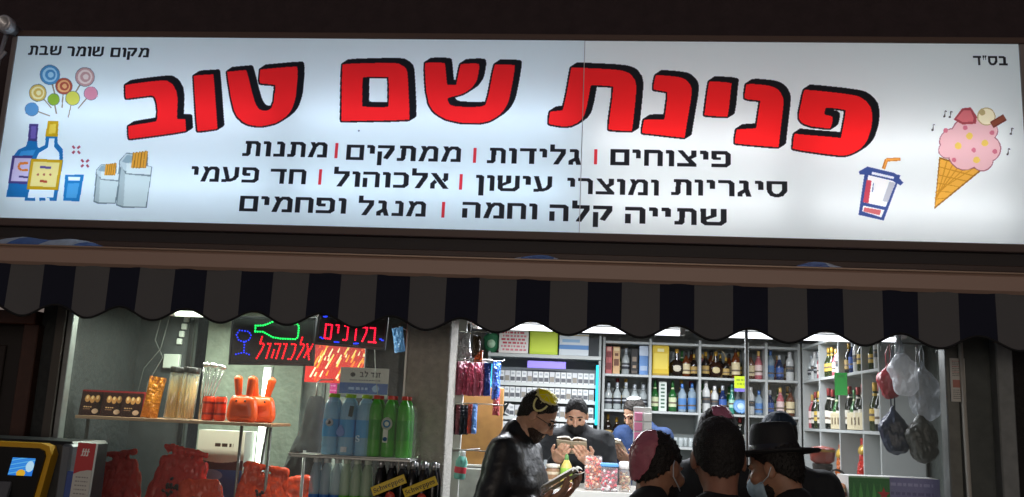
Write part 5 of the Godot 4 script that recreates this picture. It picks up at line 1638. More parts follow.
func build_rack() -> void:
	var t := thing("hook_panel", "white hook panel beside the grey pillar", "panel", Vector3(-.672, 0, -.33))
	boxed("panel", M("c8cac4", .5), t, Vector3(0, 1.08, 0), Vector3(.075, 2.16, .02), .002)
	for k in 4:
		var y: float = [1.875, 1.649, 1.412, 2.022][k]
		boxed("rail", M("a0a2a0", .4, .5), t, Vector3(0, y, .014), Vector3(.07, .018, .008), .001)
		tubed("hook_bar", M("b0b0ac", .3, .8), t, [Vector3(.0, y, .02), Vector3(.1, y + .004, .03), Vector3([.24, .26, .2, .16][k], y, .03), Vector3([.25, .27, .21, .17][k], y + .012, .03)], .003, 6)
	var tops := [Vector3(-0.674, 1.868, -0.300), Vector3(-0.648, 1.869, -0.300), Vector3(-0.621, 1.870, -0.300), Vector3(-0.595, 1.865, -0.300), Vector3(-0.563, 1.867, -0.300), Vector3(-0.532, 1.868, -0.300)]
	for k in 6:
		var p: Vector3 = tops[k]
		var b := bag("hanging_pack", "pink packet hanging in the upper row of the hook panel", p - Vector3(0, .175, 0), .07, .17, .022, M(["d8708c", "e084a0", "c85f7c"][k % 3], .3, 0, "foil"), "pink packets on the hook panel", 1.0 + .1 * (k % 3), 0, 60 + k, "packet")
		boxed("header_card", M("d8c8cc", .5), b, Vector3(0, .165, 0), Vector3(.048, .02, .004), .001)
	var more := [["silver foil pack over the pink packets", Vector3(-0.634, 2.016, -0.300), .075, .13, "c8ccd0", "silver packets"], ["black and gold pack at the hook panel", Vector3(-0.575, 2.002, -0.300), .045, .11, "4a3a20", ""], ["orange snack pack under the gold one", Vector3(-0.561, 1.929, -0.300), .045, .06, "d05a20", ""], ["dark blue packet beside the cyan light bar", Vector3(-0.511, 1.864, -0.300), .04, .17, "2048a8", ""], ["long blue pack hanging before the cigarettes", Vector3(-0.483, 1.882, -0.500), .045, .2, "3060b8", ""], ["red and blue packet under the long blue pack", Vector3(-0.477, 1.737, -0.500), .04, .14, "a84848", ""]]
	for k in more.size():
		var r: Array = more[k]
		var p: Vector3 = r[1]
		var b := bag("hanging_pack", r[0], p - Vector3(0, r[3], 0), r[2], r[3], .03, M(r[4], .28, .2 if k == 0 else 0.0, "foil"), "", .3, 8 if k == 0 else 0, 80 + k, "packet")
		tubed("hook", M("b0b0ac", .3, .8), b, [Vector3(0, r[3], 0), Vector3(-.03, r[3] + .01, 0), Vector3(-.645 - p.x, r[3] + .01, 0)], .002, 5)
	var thin := [["3a3030", 455], ["9a5a62", 459], ["22303a", 463], ["1c2a3a", 467], ["c85a48", 471], ["5a8ac8", 475]]
	var tp := [Vector3(-0.672, 1.641, -0.300), Vector3(-0.651, 1.642, -0.300), Vector3(-0.630, 1.642, -0.300), Vector3(-0.610, 1.643, -0.300), Vector3(-0.589, 1.649, -0.300), Vector3(-0.568, 1.650, -0.300)]
	for k in 6:
		var p: Vector3 = tp[k]
		var b := bag("blister_pack", ["dark", "dusky pink", "charcoal", "black", "coral red", "light blue"][k] + " thin packet in the middle row of the hook panel", p - Vector3(0, .15, 0), .035, .15, .014, M(thin[k][0], .3, 0, "foil"), "thin packets on the hook panel", .9, 0, 90 + k, "packet")
	var sp := thing("spray_bottle", "teal squeeze bottle hanging low on the hook panel", "bottle", Vector3(-0.631, 1.270, -0.300))
	lathed("bottle_body", M("6ab0a0", .3), sp, [[0, 0], [.026, 0], [.03, .01], [.03, .09], [.018, .115], [0, .115]], Vector3.ZERO, turned(0, 0, -6))
	lathed("cap", M("c8d0cc", .4), sp, [[.014, .115], [.014, .14], [0, .142]], Vector3.ZERO, turned(0, 0, -6))
	lathed("red_sticker", M("c83a48", .4), sp, [[.0305, .03], [.0308, .031], [.0308, .06], [.0305, .061]], Vector3(-.0005, 0, 0), turned(0, 0, -6))
	tubed("hook", M("b0b0ac", .3, .8), sp, [Vector3(.1, .155, 0), Vector3(.015, .145, 0), Vector3(-.055, .15, 0)], .003, 5)
	var c := thing("plywood_cabinet", "brown plywood board on a pale base beside the hook panel", "cabinet", Vector3(-0.564, 0, -.6))
	boxed("board", M("9a7038", .6, 0, "worn"), c, Vector3(0, 1.535, 0), Vector3(.235, .42, .03), .003)
	boxed("base", M("a8aca4", .6, 0, "worn"), c, Vector3(0, .66, 0), Vector3(.235, 1.3, .1), .003)
	boxed("edge_strip", M("c8c8c0", .5), c, Vector3(0, 1.325, .03), Vector3(.235, .012, .02), .001)

func build_cigarettes() -> void:
	var t := thing("cigarette_cabinet", "grey wall cabinet with rows of white packs behind the counter", "cabinet", Vector3(-.375, 0, -3.4))
	var zx := [-0.841 + .375, 0.125 + .375]
	var w: float = zx[1] - zx[0]
	var c: float = (zx[0] + zx[1]) / 2
	boxed("back_panel", M("7c8286", .5), t, Vector3(c, 1.3, -.2), Vector3(w, 2.0, .02), .001)
	boxed("base", M("8a8e8c", .5), t, Vector3(c, .5, -.05), Vector3(w, 1.0, .26), .003)
	for s in [-1.0, 1.0]: boxed("side_panel", M("9aa09e", .5), t, Vector3(c + s * (w / 2 - .01), 1.7, -.06), Vector3(.02, 1.2, .26), .002)
	var ys := [1.599, 1.750, 1.886, 1.457]
	boxed("top_shelf", M("b4b8b4", .5), t, Vector3(c, 2.108, -.05), Vector3(w, .03, .28), .002)
	boxed("lower_shelf", M("b4b8b4", .5), t, Vector3(c, ys[0] - .3, -.05), Vector3(w - .05, .02, .26), .002)
	for y in ys:
		boxed("shelf_board", M("b8bcb8", .5), t, Vector3(c, y - .015, -.07), Vector3(w - .05, .02, .22), .002)
		boxed("price_rail", M("c8ccc8", .45), t, Vector3(c, y - .018, .048), Vector3(w - .05, .03, .008), .001)
	for s in 2:
		var x: float = zx[0] + .03 if s == 0 else zx[1] - .03
		boxed("light_bar", glow("10b8d8", 1.1), t, Vector3(x, 1.86 if s == 0 else 1.8, .09), Vector3(.022, .34 if s == 0 else .5, .02), .004)
	boxed("light_panel", glow("8a7ae0", .5), t, Vector3(c + .02, 2.038, .05), Vector3(.33, .06, .02), .003)
	# packs
	var pk := Node3D.new()
	boxed("pack_box", M("d8dad8", .45), pk, Vector3(0, .043, 0), Vector3(.042, .086, .022), .0015)
	boxed("warning_panel", M("5a5c60", .5), pk, Vector3(0, .026, .0115), Vector3(.036, .03, .001), .0)
	boxed("brand_panel", M("a8acb0", .5), pk, Vector3(0, .066, .0115), Vector3(.024, .016, .001), .0)
	pk.set_meta("kindname", "cigarette_pack")
	pk.set_meta("category", "cigarette pack")
	var pk2 := Node3D.new()
	boxed("pack_box", M("c8cacc", .45), pk2, Vector3(0, .043, 0), Vector3(.042, .086, .022), .0015)
	boxed("warning_panel", M("8a8478", .5), pk2, Vector3(0, .03, .0115), Vector3(.036, .04, .001), .0)
	pk2.set_meta("kindname", "cigarette_pack")
	pk2.set_meta("category", "cigarette pack")
	for r in 4:
		for k in 18:
			var x: float = -.375 + zx[0] + .075 + k * (w - .15) / 17.0
			if r == 0 and k in [1, 2]: x += .005
			var o := copy_of(pk2 if (k * 5 + r * 3) % 4 == 0 else pk, "white cigarette pack in the " + ["third", "second", "highest", "lowest"][r] + " row of the wall cabinet", Vector3(x, ys[r] - .004, -3.36), rng.randf_range(-.06, .06), "cigarette packs in the wall cabinet")
			o.scale = Vector3(1.0, 1.12, 1.0)
			if r == 0 and k in [1, 2]: o.rotation.z = .5 if k == 1 else -.45
			if r == 0 and k in [1, 2]: o.position.y += .012
	# goods on the top
	var y0 := 2.108 + .016
	var im := paper(128, 96, "d8d4cc")
	for k in 6: scribble(im, 10 + 6 * (k % 2), 8 + k * 14, 104, 8, "b83a48" if k in [0, 2, 3] else "c8707a")
	var n1 := sheet("printed_carton", "white carton printed with rows of red text on the cabinet", "box", Vector3(-0.624, y0 + .1, -3.3), .25, .2, im, "", 0, 0, .18)
	n1.set_meta("category", "box")
	carton(Vector3(-0.368, y0, -3.4), Vector3(.24, .205, .16), "lime green carton on the cigarette cabinet", "b8d020", [["c8dc30", .06, .1, .88, .8]])
	carton(Vector3(-0.109, y0, -3.4), Vector3(.25, .185, .16), "white carton with blue stripe on the cigarette cabinet", "c8d0d4", [["4a80b8", .0, .28, 1.0, .2], ["8ab0d0", .1, .6, .6, .14], ["b0a080", .0, .9, 1.0, .06]])
	var g := thing("green_sack", "small green gathered sack with pale print on the cabinet", "sack", Vector3(-0.818, y0, -3.36))
	var f := Field.new(Vector3(-.1, -.01, -.08), Vector3(.1, .21, .08), .009)
	f.ell(Vector3(0, .075, 0), Vector3(.068, .08, .05), .02)
	f.ell(Vector3(0, .15, 0), Vector3(.05, .025, .035), .03)
	f.cap(Vector3(-.055, .125, 0), Vector3(.055, .125, 0), .02, .02, .02)
	f.keep(Vector3(0, -1, 0), Vector3(0, 0, 0))
	put_field(f, "sack_body", M("2f7a50", .7, 0, "cloth"), g)
	lathed("round_print", M("a8c8a8", .6), g, [[.036, 0], [.034, .006], [0, .009]], Vector3(0, .075, .046), turned(90, 0, 0), 16)
	lathed("knot", M("245a3c", .7), g, [[.016, .165], [.02, .18], [.012, .19], [0, .192]])

func shelf_unit(label: String, at: Vector3, xs: Array, ys: Array, depth: float, turn := 0.0, boards := true) -> Node3D:
	var t := thing("shelving_unit", label, "shelves", at, turn)
	var x0: float = xs[0]
	var x1: float = xs[-1]
	boxed("back_panel", M("868c8a", .6), t, Vector3((x0 + x1) / 2, 1.15, -depth + .008), Vector3(x1 - x0, 2.28, .016), .001)
	for x in xs: boxed("upright", M("aaaeac", .5), t, Vector3(x, 1.15, -depth / 2), Vector3(.022, 2.3, depth - .02), .002)
	for k in xs.size() - 1:
		for y in ys: boxed("shelf_board", M("b4b8b6", .5), t, Vector3((xs[k] + xs[k + 1]) / 2, y - .011, -depth / 2), Vector3(xs[k + 1] - xs[k] - .023, .02, depth - .022), .002)
	return t

func fill_row(kinds: Array, a: Vector3, b: Vector3, place: String, size := 1.0) -> void:
	for k in kinds.size():
		if kinds[k] == "": continue
		var p := a.lerp(b, (k + .5) / kinds.size())
		bottle(kinds[k], p, place, size * rng.randf_range(.93, 1.04), rng.randf() * 6.0)

# a second rank of bottles behind the first
func back_rank(n: int, a: Vector3, b: Vector3, place: String) -> void:
	var kinds := ["dark", "whisky", "wine", "gin", "green", "gold", "pink", "blue"]
	for k in n:
		bottle(kinds[rng.randi() % kinds.size()], a.lerp(b, (k + .5) / n), place, rng.randf_range(.86, 1.0), rng.randf() * 6.0)

func build_shelves() -> void:
	var z := -3.4
	var xs := [0.150, 0.546, 0.964, 1.362, 1.519, 1.79]
	var ys := [.1, .45, .8, 1.1, 1.40, 1.69, 1.99, 2.27]
	shelf_unit("grey shelving unit full of bottles on the back wall", Vector3(0, 0, z), xs, ys, .3)
	var zi := z - .13
	# bay beside the cigarette cabinet
	var r1 := 1.992
	var w: float = xs[1] - xs[0]
	carton(Vector3(xs[0] + .045, r1, zi), Vector3(.055, .235, .06), "red and pink bottle carton at the end beside the cabinet", "b85a5a", [["7a2428", .1, .15, .8, .25], ["7a2428", .1, .6, .8, .2], ["e0a898", .2, .84, .6, .14]], "gift cartons on the liquor shelves")
	carton(Vector3(xs[0] + .11, r1, zi), Vector3(.06, .235, .06), "tan bottle carton with brown print on the top shelf", "d0a878", [["6a3a1c", .15, .3, .7, .25], ["6a3a1c", .25, .66, .5, .1], ["e8d0a0", .1, .85, .8, .1]], "gift cartons on the liquor shelves")
	bottle("gin", Vector3(xs[0] + .19, r1, zi), "between the tan and black cartons", .94)
	carton(Vector3(xs[0] + .265, r1, zi), Vector3(.06, .225, .06), "black bottle carton with silver print on the top shelf", "1c1a18", [["8a7a6a", .2, .5, .6, .18], ["a89078", .25, .25, .5, .1], ["5a5048", .1, .05, .8, .1]], "gift cartons on the liquor shelves")
	carton(Vector3(xs[0] + .345, r1, zi), Vector3(.075, .25, .06), "blue and white bottle carton on the top shelf", "6f9cd8", [["d0dcec", .0, .66, 1.0, .34], ["b8cce8", .1, .15, .8, .16]], "gift cartons on the liquor shelves")
	fill_row(["gin", "gin", "gin", "gin", "gin"], Vector3(xs[0] + .01, 1.692, zi), Vector3(xs[1] - .01, 1.692, zi), "below the bottle cartons", .98)
	fill_row(["dark", "dark", "dark", "dark", ""], Vector3(xs[0] + .01, 1.402, zi), Vector3(xs[1] - .01, 1.402, zi), "beside the reading man in blue", .96)
	# bay with the yellow carton
	carton(Vector3(xs[1] + .09, r1, zi + .03), Vector3(.14, .268, .1), "large yellow drink carton on the top shelf", "d8b820", [["e8d050", .08, .2, .84, .5], ["a88a18", .0, .0, 1.0, .06], ["e8e0a0", .3, .75, .4, .1]])
	round_bottle(Vector3(xs[1] + .235, r1, zi), "round dark bottle with white face label next to the yellow carton")
	bottle("whisky", Vector3(xs[1] + .315, r1, zi), "beside the round dark bottle", .9)
	bottle("dark", Vector3(xs[1] + .385, r1, zi), "beside the round dark bottle", .85)
	bottle("green", Vector3(xs[1] + .05, 1.692, zi), "under the yellow carton", 1.0)
	var ti := paper(48, 160, "c8d0c8")
	for k in 7: bar(ti, 12, 14 + k * 20, 24, 9, "3a5a48")
	var tl := sheet("lettered_carton", "tall white carton with upright lettering under the yellow carton", "box", Vector3(xs[1] + .115, 1.692 + .125, zi + .03), .065, .25, ti, "gift cartons on the liquor shelves", 0, 0, .06)
	fill_row(["green", "vodka", "vodka"], Vector3(xs[1] + .16, 1.692, zi), Vector3(xs[2] - .01, 1.692, zi), "under the round dark bottle", 1.0)
	for k in 9:
		var px: float = xs[1] + .06 + .042 * k
		var gl := thing("shot_glass", "small clear glass in the row below the vodka bottles", "glass", Vector3(px, 1.402, zi + .04 * (k % 2)), 0, "glasses on the back wall shelf")
		lathed("glass_bowl", clear("d8e0e0", .4, .05), gl, [[0, 0], [.016, 0], [.018, .01], [.021, .075], [.019, .075], [.016, .012], [0, .012]])
	# bay by the lime card
	bottle("dark", Vector3(xs[2] + .06, r1, zi), "by the oval label bottle", .92)
	round_bottle(Vector3(xs[2] + .15, r1, zi), "round brown bottle with oval cream label under the basket handle", "2a1408", "d8c898", .95)
	bottle("dark", Vector3(xs[2] + .235, r1, zi), "by the amber bottle", .8)
	bottle("whisky", Vector3(xs[2] + .315, r1, zi + .03), "above the lime price card", 1.06)
	var hd := thing("gift_basket", "wicker gift basket with tall arched handle on the top shelf", "basket", Vector3(xs[2] + .19, r1, zi - .07))
	var arc := []
	for k in 13: arc.append(Vector3(-.07 * cos(PI * k / 12.0), .06 + .19 * sin(PI * k / 12.0), 0))
	tubed("handle", M("a89878", .6), hd, arc, .006)
	lathed("bowl", M("8a744a", .7, 0, "cloth"), hd, [[0, 0], [.06, 0], [.08, .07], [.075, .07], [.055, .01]])
	bottle("white", Vector3(xs[2] + .065, 1.692, zi + .03), "under the brown bottles", 1.0)
	bottle("white", Vector3(xs[2] + .14, 1.692, zi), "slimmer than its neighbour", .9)
	bottle("blue", Vector3(xs[2] + .21, 1.692, zi), "in the bay of the lime price card", 1.0)
	bottle("slim", Vector3(xs[2] + .28, 1.692, zi + .03), "in the bay of the lime price card", 1.05)
	var pl := thing("blue_plate", "round pale blue decorated plate leaning on the shelf", "plate", Vector3(xs[2] + .35, 1.692, zi + .06))
	lathed("dish", M("6a9ad0", .3), pl, [[0, 0], [.04, .004], [.062, .014], [.064, .016], [.04, .01], [0, .006]], Vector3(0, .064, -.01), turned(75, 0, 0), 20)
	lathed("plate_pattern", M("a8c8e8", .3), pl, [[.03, .0105], [.028, .0112], [0, .009]], Vector3(0, .064, -.009), turned(75, 0, 0), 20)
	var li := paper(64, 72, "c8e010")
	scribble(li, 10, 14, 44, 8, "8aa010")
	scribble(li, 14, 32, 36, 8, "8aa010")
	bar(li, 0, 56, 64, 16, "7a70c8")
	sheet("price_card", "lime green price card with violet strip on the back shelves", "price card", Vector3(1.298, 1.942, -3.360), .11, .13, li)
	# corner bays
	fill_row(["whisky", "pink"], Vector3(xs[3] + .01, r1, zi), Vector3(xs[4] - .01, r1, zi), "in the narrow bay", .95)
	fill_row(["white", "vodka"], Vector3(xs[3] + .01, 1.692, zi), Vector3(xs[4] - .01, 1.692, zi), "in the narrow bay", .9)
	fill_row(["vodka", "blue", "white"], Vector3(xs[4] + .01, r1, zi), Vector3(xs[5] - .01, r1, zi), "on top in the corner", .96)
	fill_row(["blue", "pink", "whisky"], Vector3(xs[4] + .01, 1.692, zi), Vector3(xs[5] - .01, 1.692, zi), "lower in the corner", .96)
	for q in [[0, 1, 5, "behind the bottle cartons"], [1, 2, 5, "at the rear near the yellow carton"], [2, 3, 5, "at the rear by the gift basket"], [4, 5, 3, "at the rear of the corner"]]:
		back_rank(q[2], Vector3(xs[q[0]] + .01, r1, z - .225), Vector3(xs[q[1]] - .01, r1, z - .225), q[3])
		back_rank(q[2], Vector3(xs[q[0]] + .01, 1.692, z - .225), Vector3(xs[q[1]] - .01, 1.692, z - .225), q[3] + ", lower")
	fill_row(["wine", "dark", "wine", "green", "wine"], Vector3(xs[2] + .01, 1.402, zi), Vector3(xs[3] - .01, 1.402, zi), "on the third shelf behind the customers", 1.0)
	fill_row(["whisky", "gold", "wine"], Vector3(xs[4] + .01, 1.402, zi), Vector3(xs[5] - .01, 1.402, zi), "on the third shelf in the corner", 1.0)
	# side wall unit: faces the room from x = 1.8
	var zs := [-3.385, -2.85, -2.3, -1.75, -1.4]
	var sx := []
	for q in zs: sx.append(q + 1.4)
	var sy := [.1, .5, .9, 1.25, 1.6, 1.99, 2.27]
	shelf_unit("grey shelving unit of wine along the side wall", Vector3(1.8, 0, -1.4), sx, sy, .28, -PI / 2)
	var xi := 1.87
	var rows := [["gin", "white", "gin", "pink", "white"], ["gold", "gold", "pink", "white", "dark"], ["dark", "blue", "white", "gold", "gin"], ["gold", "white", "dark"]]
	var rows2 := [["pink", "wine", "gold", "wine", "green"], ["wine", "wine", "green", "wine", "pink"], ["wine", "green", "wine", "wine", "gold"], ["gold", "wine", "wine"]]
	var names := ["deepest side bay", "second side bay", "green card bay", "side unit end bay"]
	for k in 4:
		fill_row(rows[k], Vector3(xi, 1.992, zs[k] + .02), Vector3(xi, 1.992, zs[k + 1] - .02), "on top in the " + names[k], .92)
		fill_row(rows2[k], Vector3(xi, 1.602, zs[k] + .02), Vector3(xi, 1.602, zs[k + 1] - .02), "in the " + names[k], 1.1)
	for k in 2:
		var t := thing("wine_crate", ["pale open wine crate in the bay with the green card", "pale open wine crate in the second bay from the corner"][k], "crate", Vector3(1.84, 1.602, [-2.0, -2.5][k]), -PI / 2, "wine crates on the side wall unit")
		boxed("front_board", M("c8bc9a", .6), t, Vector3(0, .06, .0), Vector3([.4, .26][k], .115, .012), .002)
		for j in 3: boxed("stencil", M("6a5a40", .6), t, Vector3((j - 1) * .08, .06, .0075), Vector3(.025, .05, .002), .0)
	var gi := paper(48, 80, "28d050")
	scribble(gi, 14, 10, 20, 6, "1a8030")
	sheet("green_card", "bright green price card on the side wall unit", "price card", Vector3(1.772, 1.914, -2.100) + Vector3(0, 0, 0), .085, .155, gi, "", -.5)
	# gift packs in the lower side bays
	var gifts := [["red cellophane gift pack standing in the end bay", Vector3(1.9, 1.252, -1.95), "b82418", .16, .3], ["orange and red gift pack in the second side bay", Vector3(1.9, 1.252, -2.5), "b05a20", .15, .24], ["gold wrapped gift pack in the deepest side bay", Vector3(1.9, 1.252, -3.0), "a88a40", .16, .22]]
	for k in 3:
		var b := bag("gift_pack", gifts[k][0], gifts[k][1], gifts[k][3], gifts[k][4], .12, M(gifts[k][2], .25, 0, "foil"), "", -1.2, 0, 120 + k, "gift pack")
		lathed("bow", M("d8b048", .3, .3), b, [[0, 0], [.03, .01], [.036, .025], [.01, .03], [0, .032]], Vector3(0, gifts[k][4] * .72, .03), turned(70, 0, 0))

func build_counter() -> void:
	var t := thing("shop_counter", "grey shop counter with open front shelf", "counter", Vector3(.35, 0, -1.45), .06)
	boxed("top", M("b0aca2", .4, 0, "worn"), t, Vector3(0, 1.165, 0), Vector3(1.25, .03, .62), .004)
	boxed("front_edge", M("c8c6be", .4), t, Vector3(0, 1.155, .316), Vector3(1.25, .05, .012), .003)
	for x in [-.57, 0.0, .57]: boxed("upright", M("b8b6ae", .5), t, Vector3(x, .575, .0), Vector3(.035, 1.15, .58), .003)
	boxed("shelf_board", M("9a988f", .5), t, Vector3(0, .9, .02), Vector3(1.2, .02, .5), .003)
	boxed("back_panel", M("5a5a58", .6), t, Vector3(0, .57, -.28), Vector3(1.2, 1.14, .02), .002)
	for k in 7:
		carton(Vector3(-.1 + .14 * k, .912, -1.3 + .01 * k), Vector3(.12, .1 + .02 * (k % 3), .14), ["white", "brown", "teal", "cream", "grey", "pink", "blue"][k] + " small snack carton on the shelf inside the counter", ["c8c8c0", "6a4a30", "4a8a88", "c8b890", "8a8a8a", "b87a88", "4a6a98"][k], [["3a3a3a", .1, .3, .8, .3]], "cartons inside the counter")
	var y := 1.181
	# candy boxes
	var c1 := thing("candy_box", "tall clear box of red and orange candies on the counter", "candy box", Vector3(0.060, y, -1.25))
	boxed("acrylic", clear("f0e8e4", .15, .05), c1, Vector3(0, .1, 0), Vector3(.105, .2, .1), .003)
	var cols := ["e0442c", "e88a5a", "e8d0c0", "d02838", "e8b090"]
	for g in 5:
		var st := st_new()
		for k in 34:
			ball(st, Vector3(rng.randf_range(-.042, .042), rng.randf_range(.012, .185), rng.randf_range(-.04, .042)), Vector3(.011, .009, .011), turned(rng.randf() * 90, 0, rng.randf() * 90), 6)
		put(st, "candies", M(cols[g], .35), c1).set_meta("kind", "stuff")
	var c2 := thing("candy_box", "box of red and white candies with blue lid on the counter", "candy box", Vector3(0.155, y, -1.17))
	boxed("acrylic", clear("f0e8e8", .15, .05), c2, Vector3(0, .07, 0), Vector3(.1, .14, .1), .003)
	boxed("lid", M("5a94c8", .4), c2, Vector3(0, .152, 0), Vector3(.106, .022, .106), .005)
	for g in 3:
		var st := st_new()
		for k in 46: ball(st, Vector3(rng.randf_range(-.042, .042), rng.randf_range(.01, .13), rng.randf_range(-.04, .043)), Vector3(.01, .008, .01), turned(rng.randf() * 90, 0, rng.randf() * 90), 6)
		put(st, "candies", M(["c82838", "e4dcd8", "d86878"][g], .35), c2).set_meta("kind", "stuff")
	var c3 := thing("candy_jar", "white topped jar of mixed sweets on the counter end", "jar", Vector3(0.251, y, -1.22))
	lathed("glass", clear("e8e4dc", .25, .05), c3, [[0, 0], [.036, 0], [.038, .006], [.038, .12], [.034, .13]])
	lathed("lid", M("d8d4cc", .5), c3, [[.037, .13], [.039, .132], [.039, .165], [.03, .175], [0, .176]])
	for g in 2:
		var st := st_new()
		for k in 30:
			var a := rng.randf() * TAU
			var r := sqrt(rng.randf()) * .027
			ball(st, Vector3(cos(a) * r, rng.randf_range(.012, .11), sin(a) * r), Vector3(.009, .008, .009), Basis.IDENTITY, 6)
		put(st, "sweets", M(["b86a30", "d8c090"][g], .4), c3).set_meta("kind", "stuff")
	var b := thing("soap_bottle", "yellow bottle with lime label and green spout on the counter", "bottle", Vector3(-0.103, y, -1.27))
	lathed("bottle_body", M("c4b460", .35), b, [[0, 0], [.034, 0], [.037, .01], [.037, .1], [.033, .13], [.016, .165], [0, .165]])
	lathed("lime_label", M("86b040", .4), b, [[.0375, .07], [.038, .072], [.038, .115], [.0365, .118]])
	lathed("spout", M("5c8a4c", .4), b, [[.014, .165], [.015, .17], [.012, .19], [.006, .2], [0, .202]])
	var j := thing("brown_jar", "brown striped jar next to the yellow bottle", "jar", Vector3(-0.187, y, -1.3))
	lathed("jar_body", M("8a6a50", .4), j, [[0, 0], [.04, 0], [.043, .008], [.043, .105], [.038, .115], [0, .115]])
	for k in 2: lathed("cream_band", M("c8b8a0", .5), j, [[.0435, .03 + .045 * k], [.0438, .031 + .045 * k], [.0438, .045 + .045 * k], [.0435, .046 + .045 * k]])
	lathed("lid", M("c8c0b4", .4), j, [[.044, .115], [.045, .117], [.045, .135], [0, .138]])
	var sc := thing("glass_flask", "small clear flask beside the masked man", "flask", Vector3(-0.243, y, -1.5))
	lathed("glass", clear("c8d0d4", .45, .06), sc, [[0, 0], [.04, 0], [.044, .02], [.03, .08], [.012, .11], [.012, .15], [0, .15]])
	# pink packs stand beside the man in blue
	var pr := thing("card_stand", "slim stand of pink packets beside the man in blue", "stand", Vector3(0.416, 0, -2.25))
	boxed("post_panel", M("b8bcb8", .5), pr, Vector3(0, .85, -.02), Vector3(.13, 1.7, .012), .002)
	boxed("foot", M("7a7c7a", .5), pr, Vector3(0, .015, 0), Vector3(.3, .03, .3), .004)
	for r in 5:
		for c in 2: boxed("pink_packet" if c == 0 else "white_packet", M("d87aa0" if c == 0 else "d0d0cc", .4), pr, Vector3(-.03 + .065 * c, 1.63 - .07 * r, .0), Vector3(.055, .058, .012), .002)

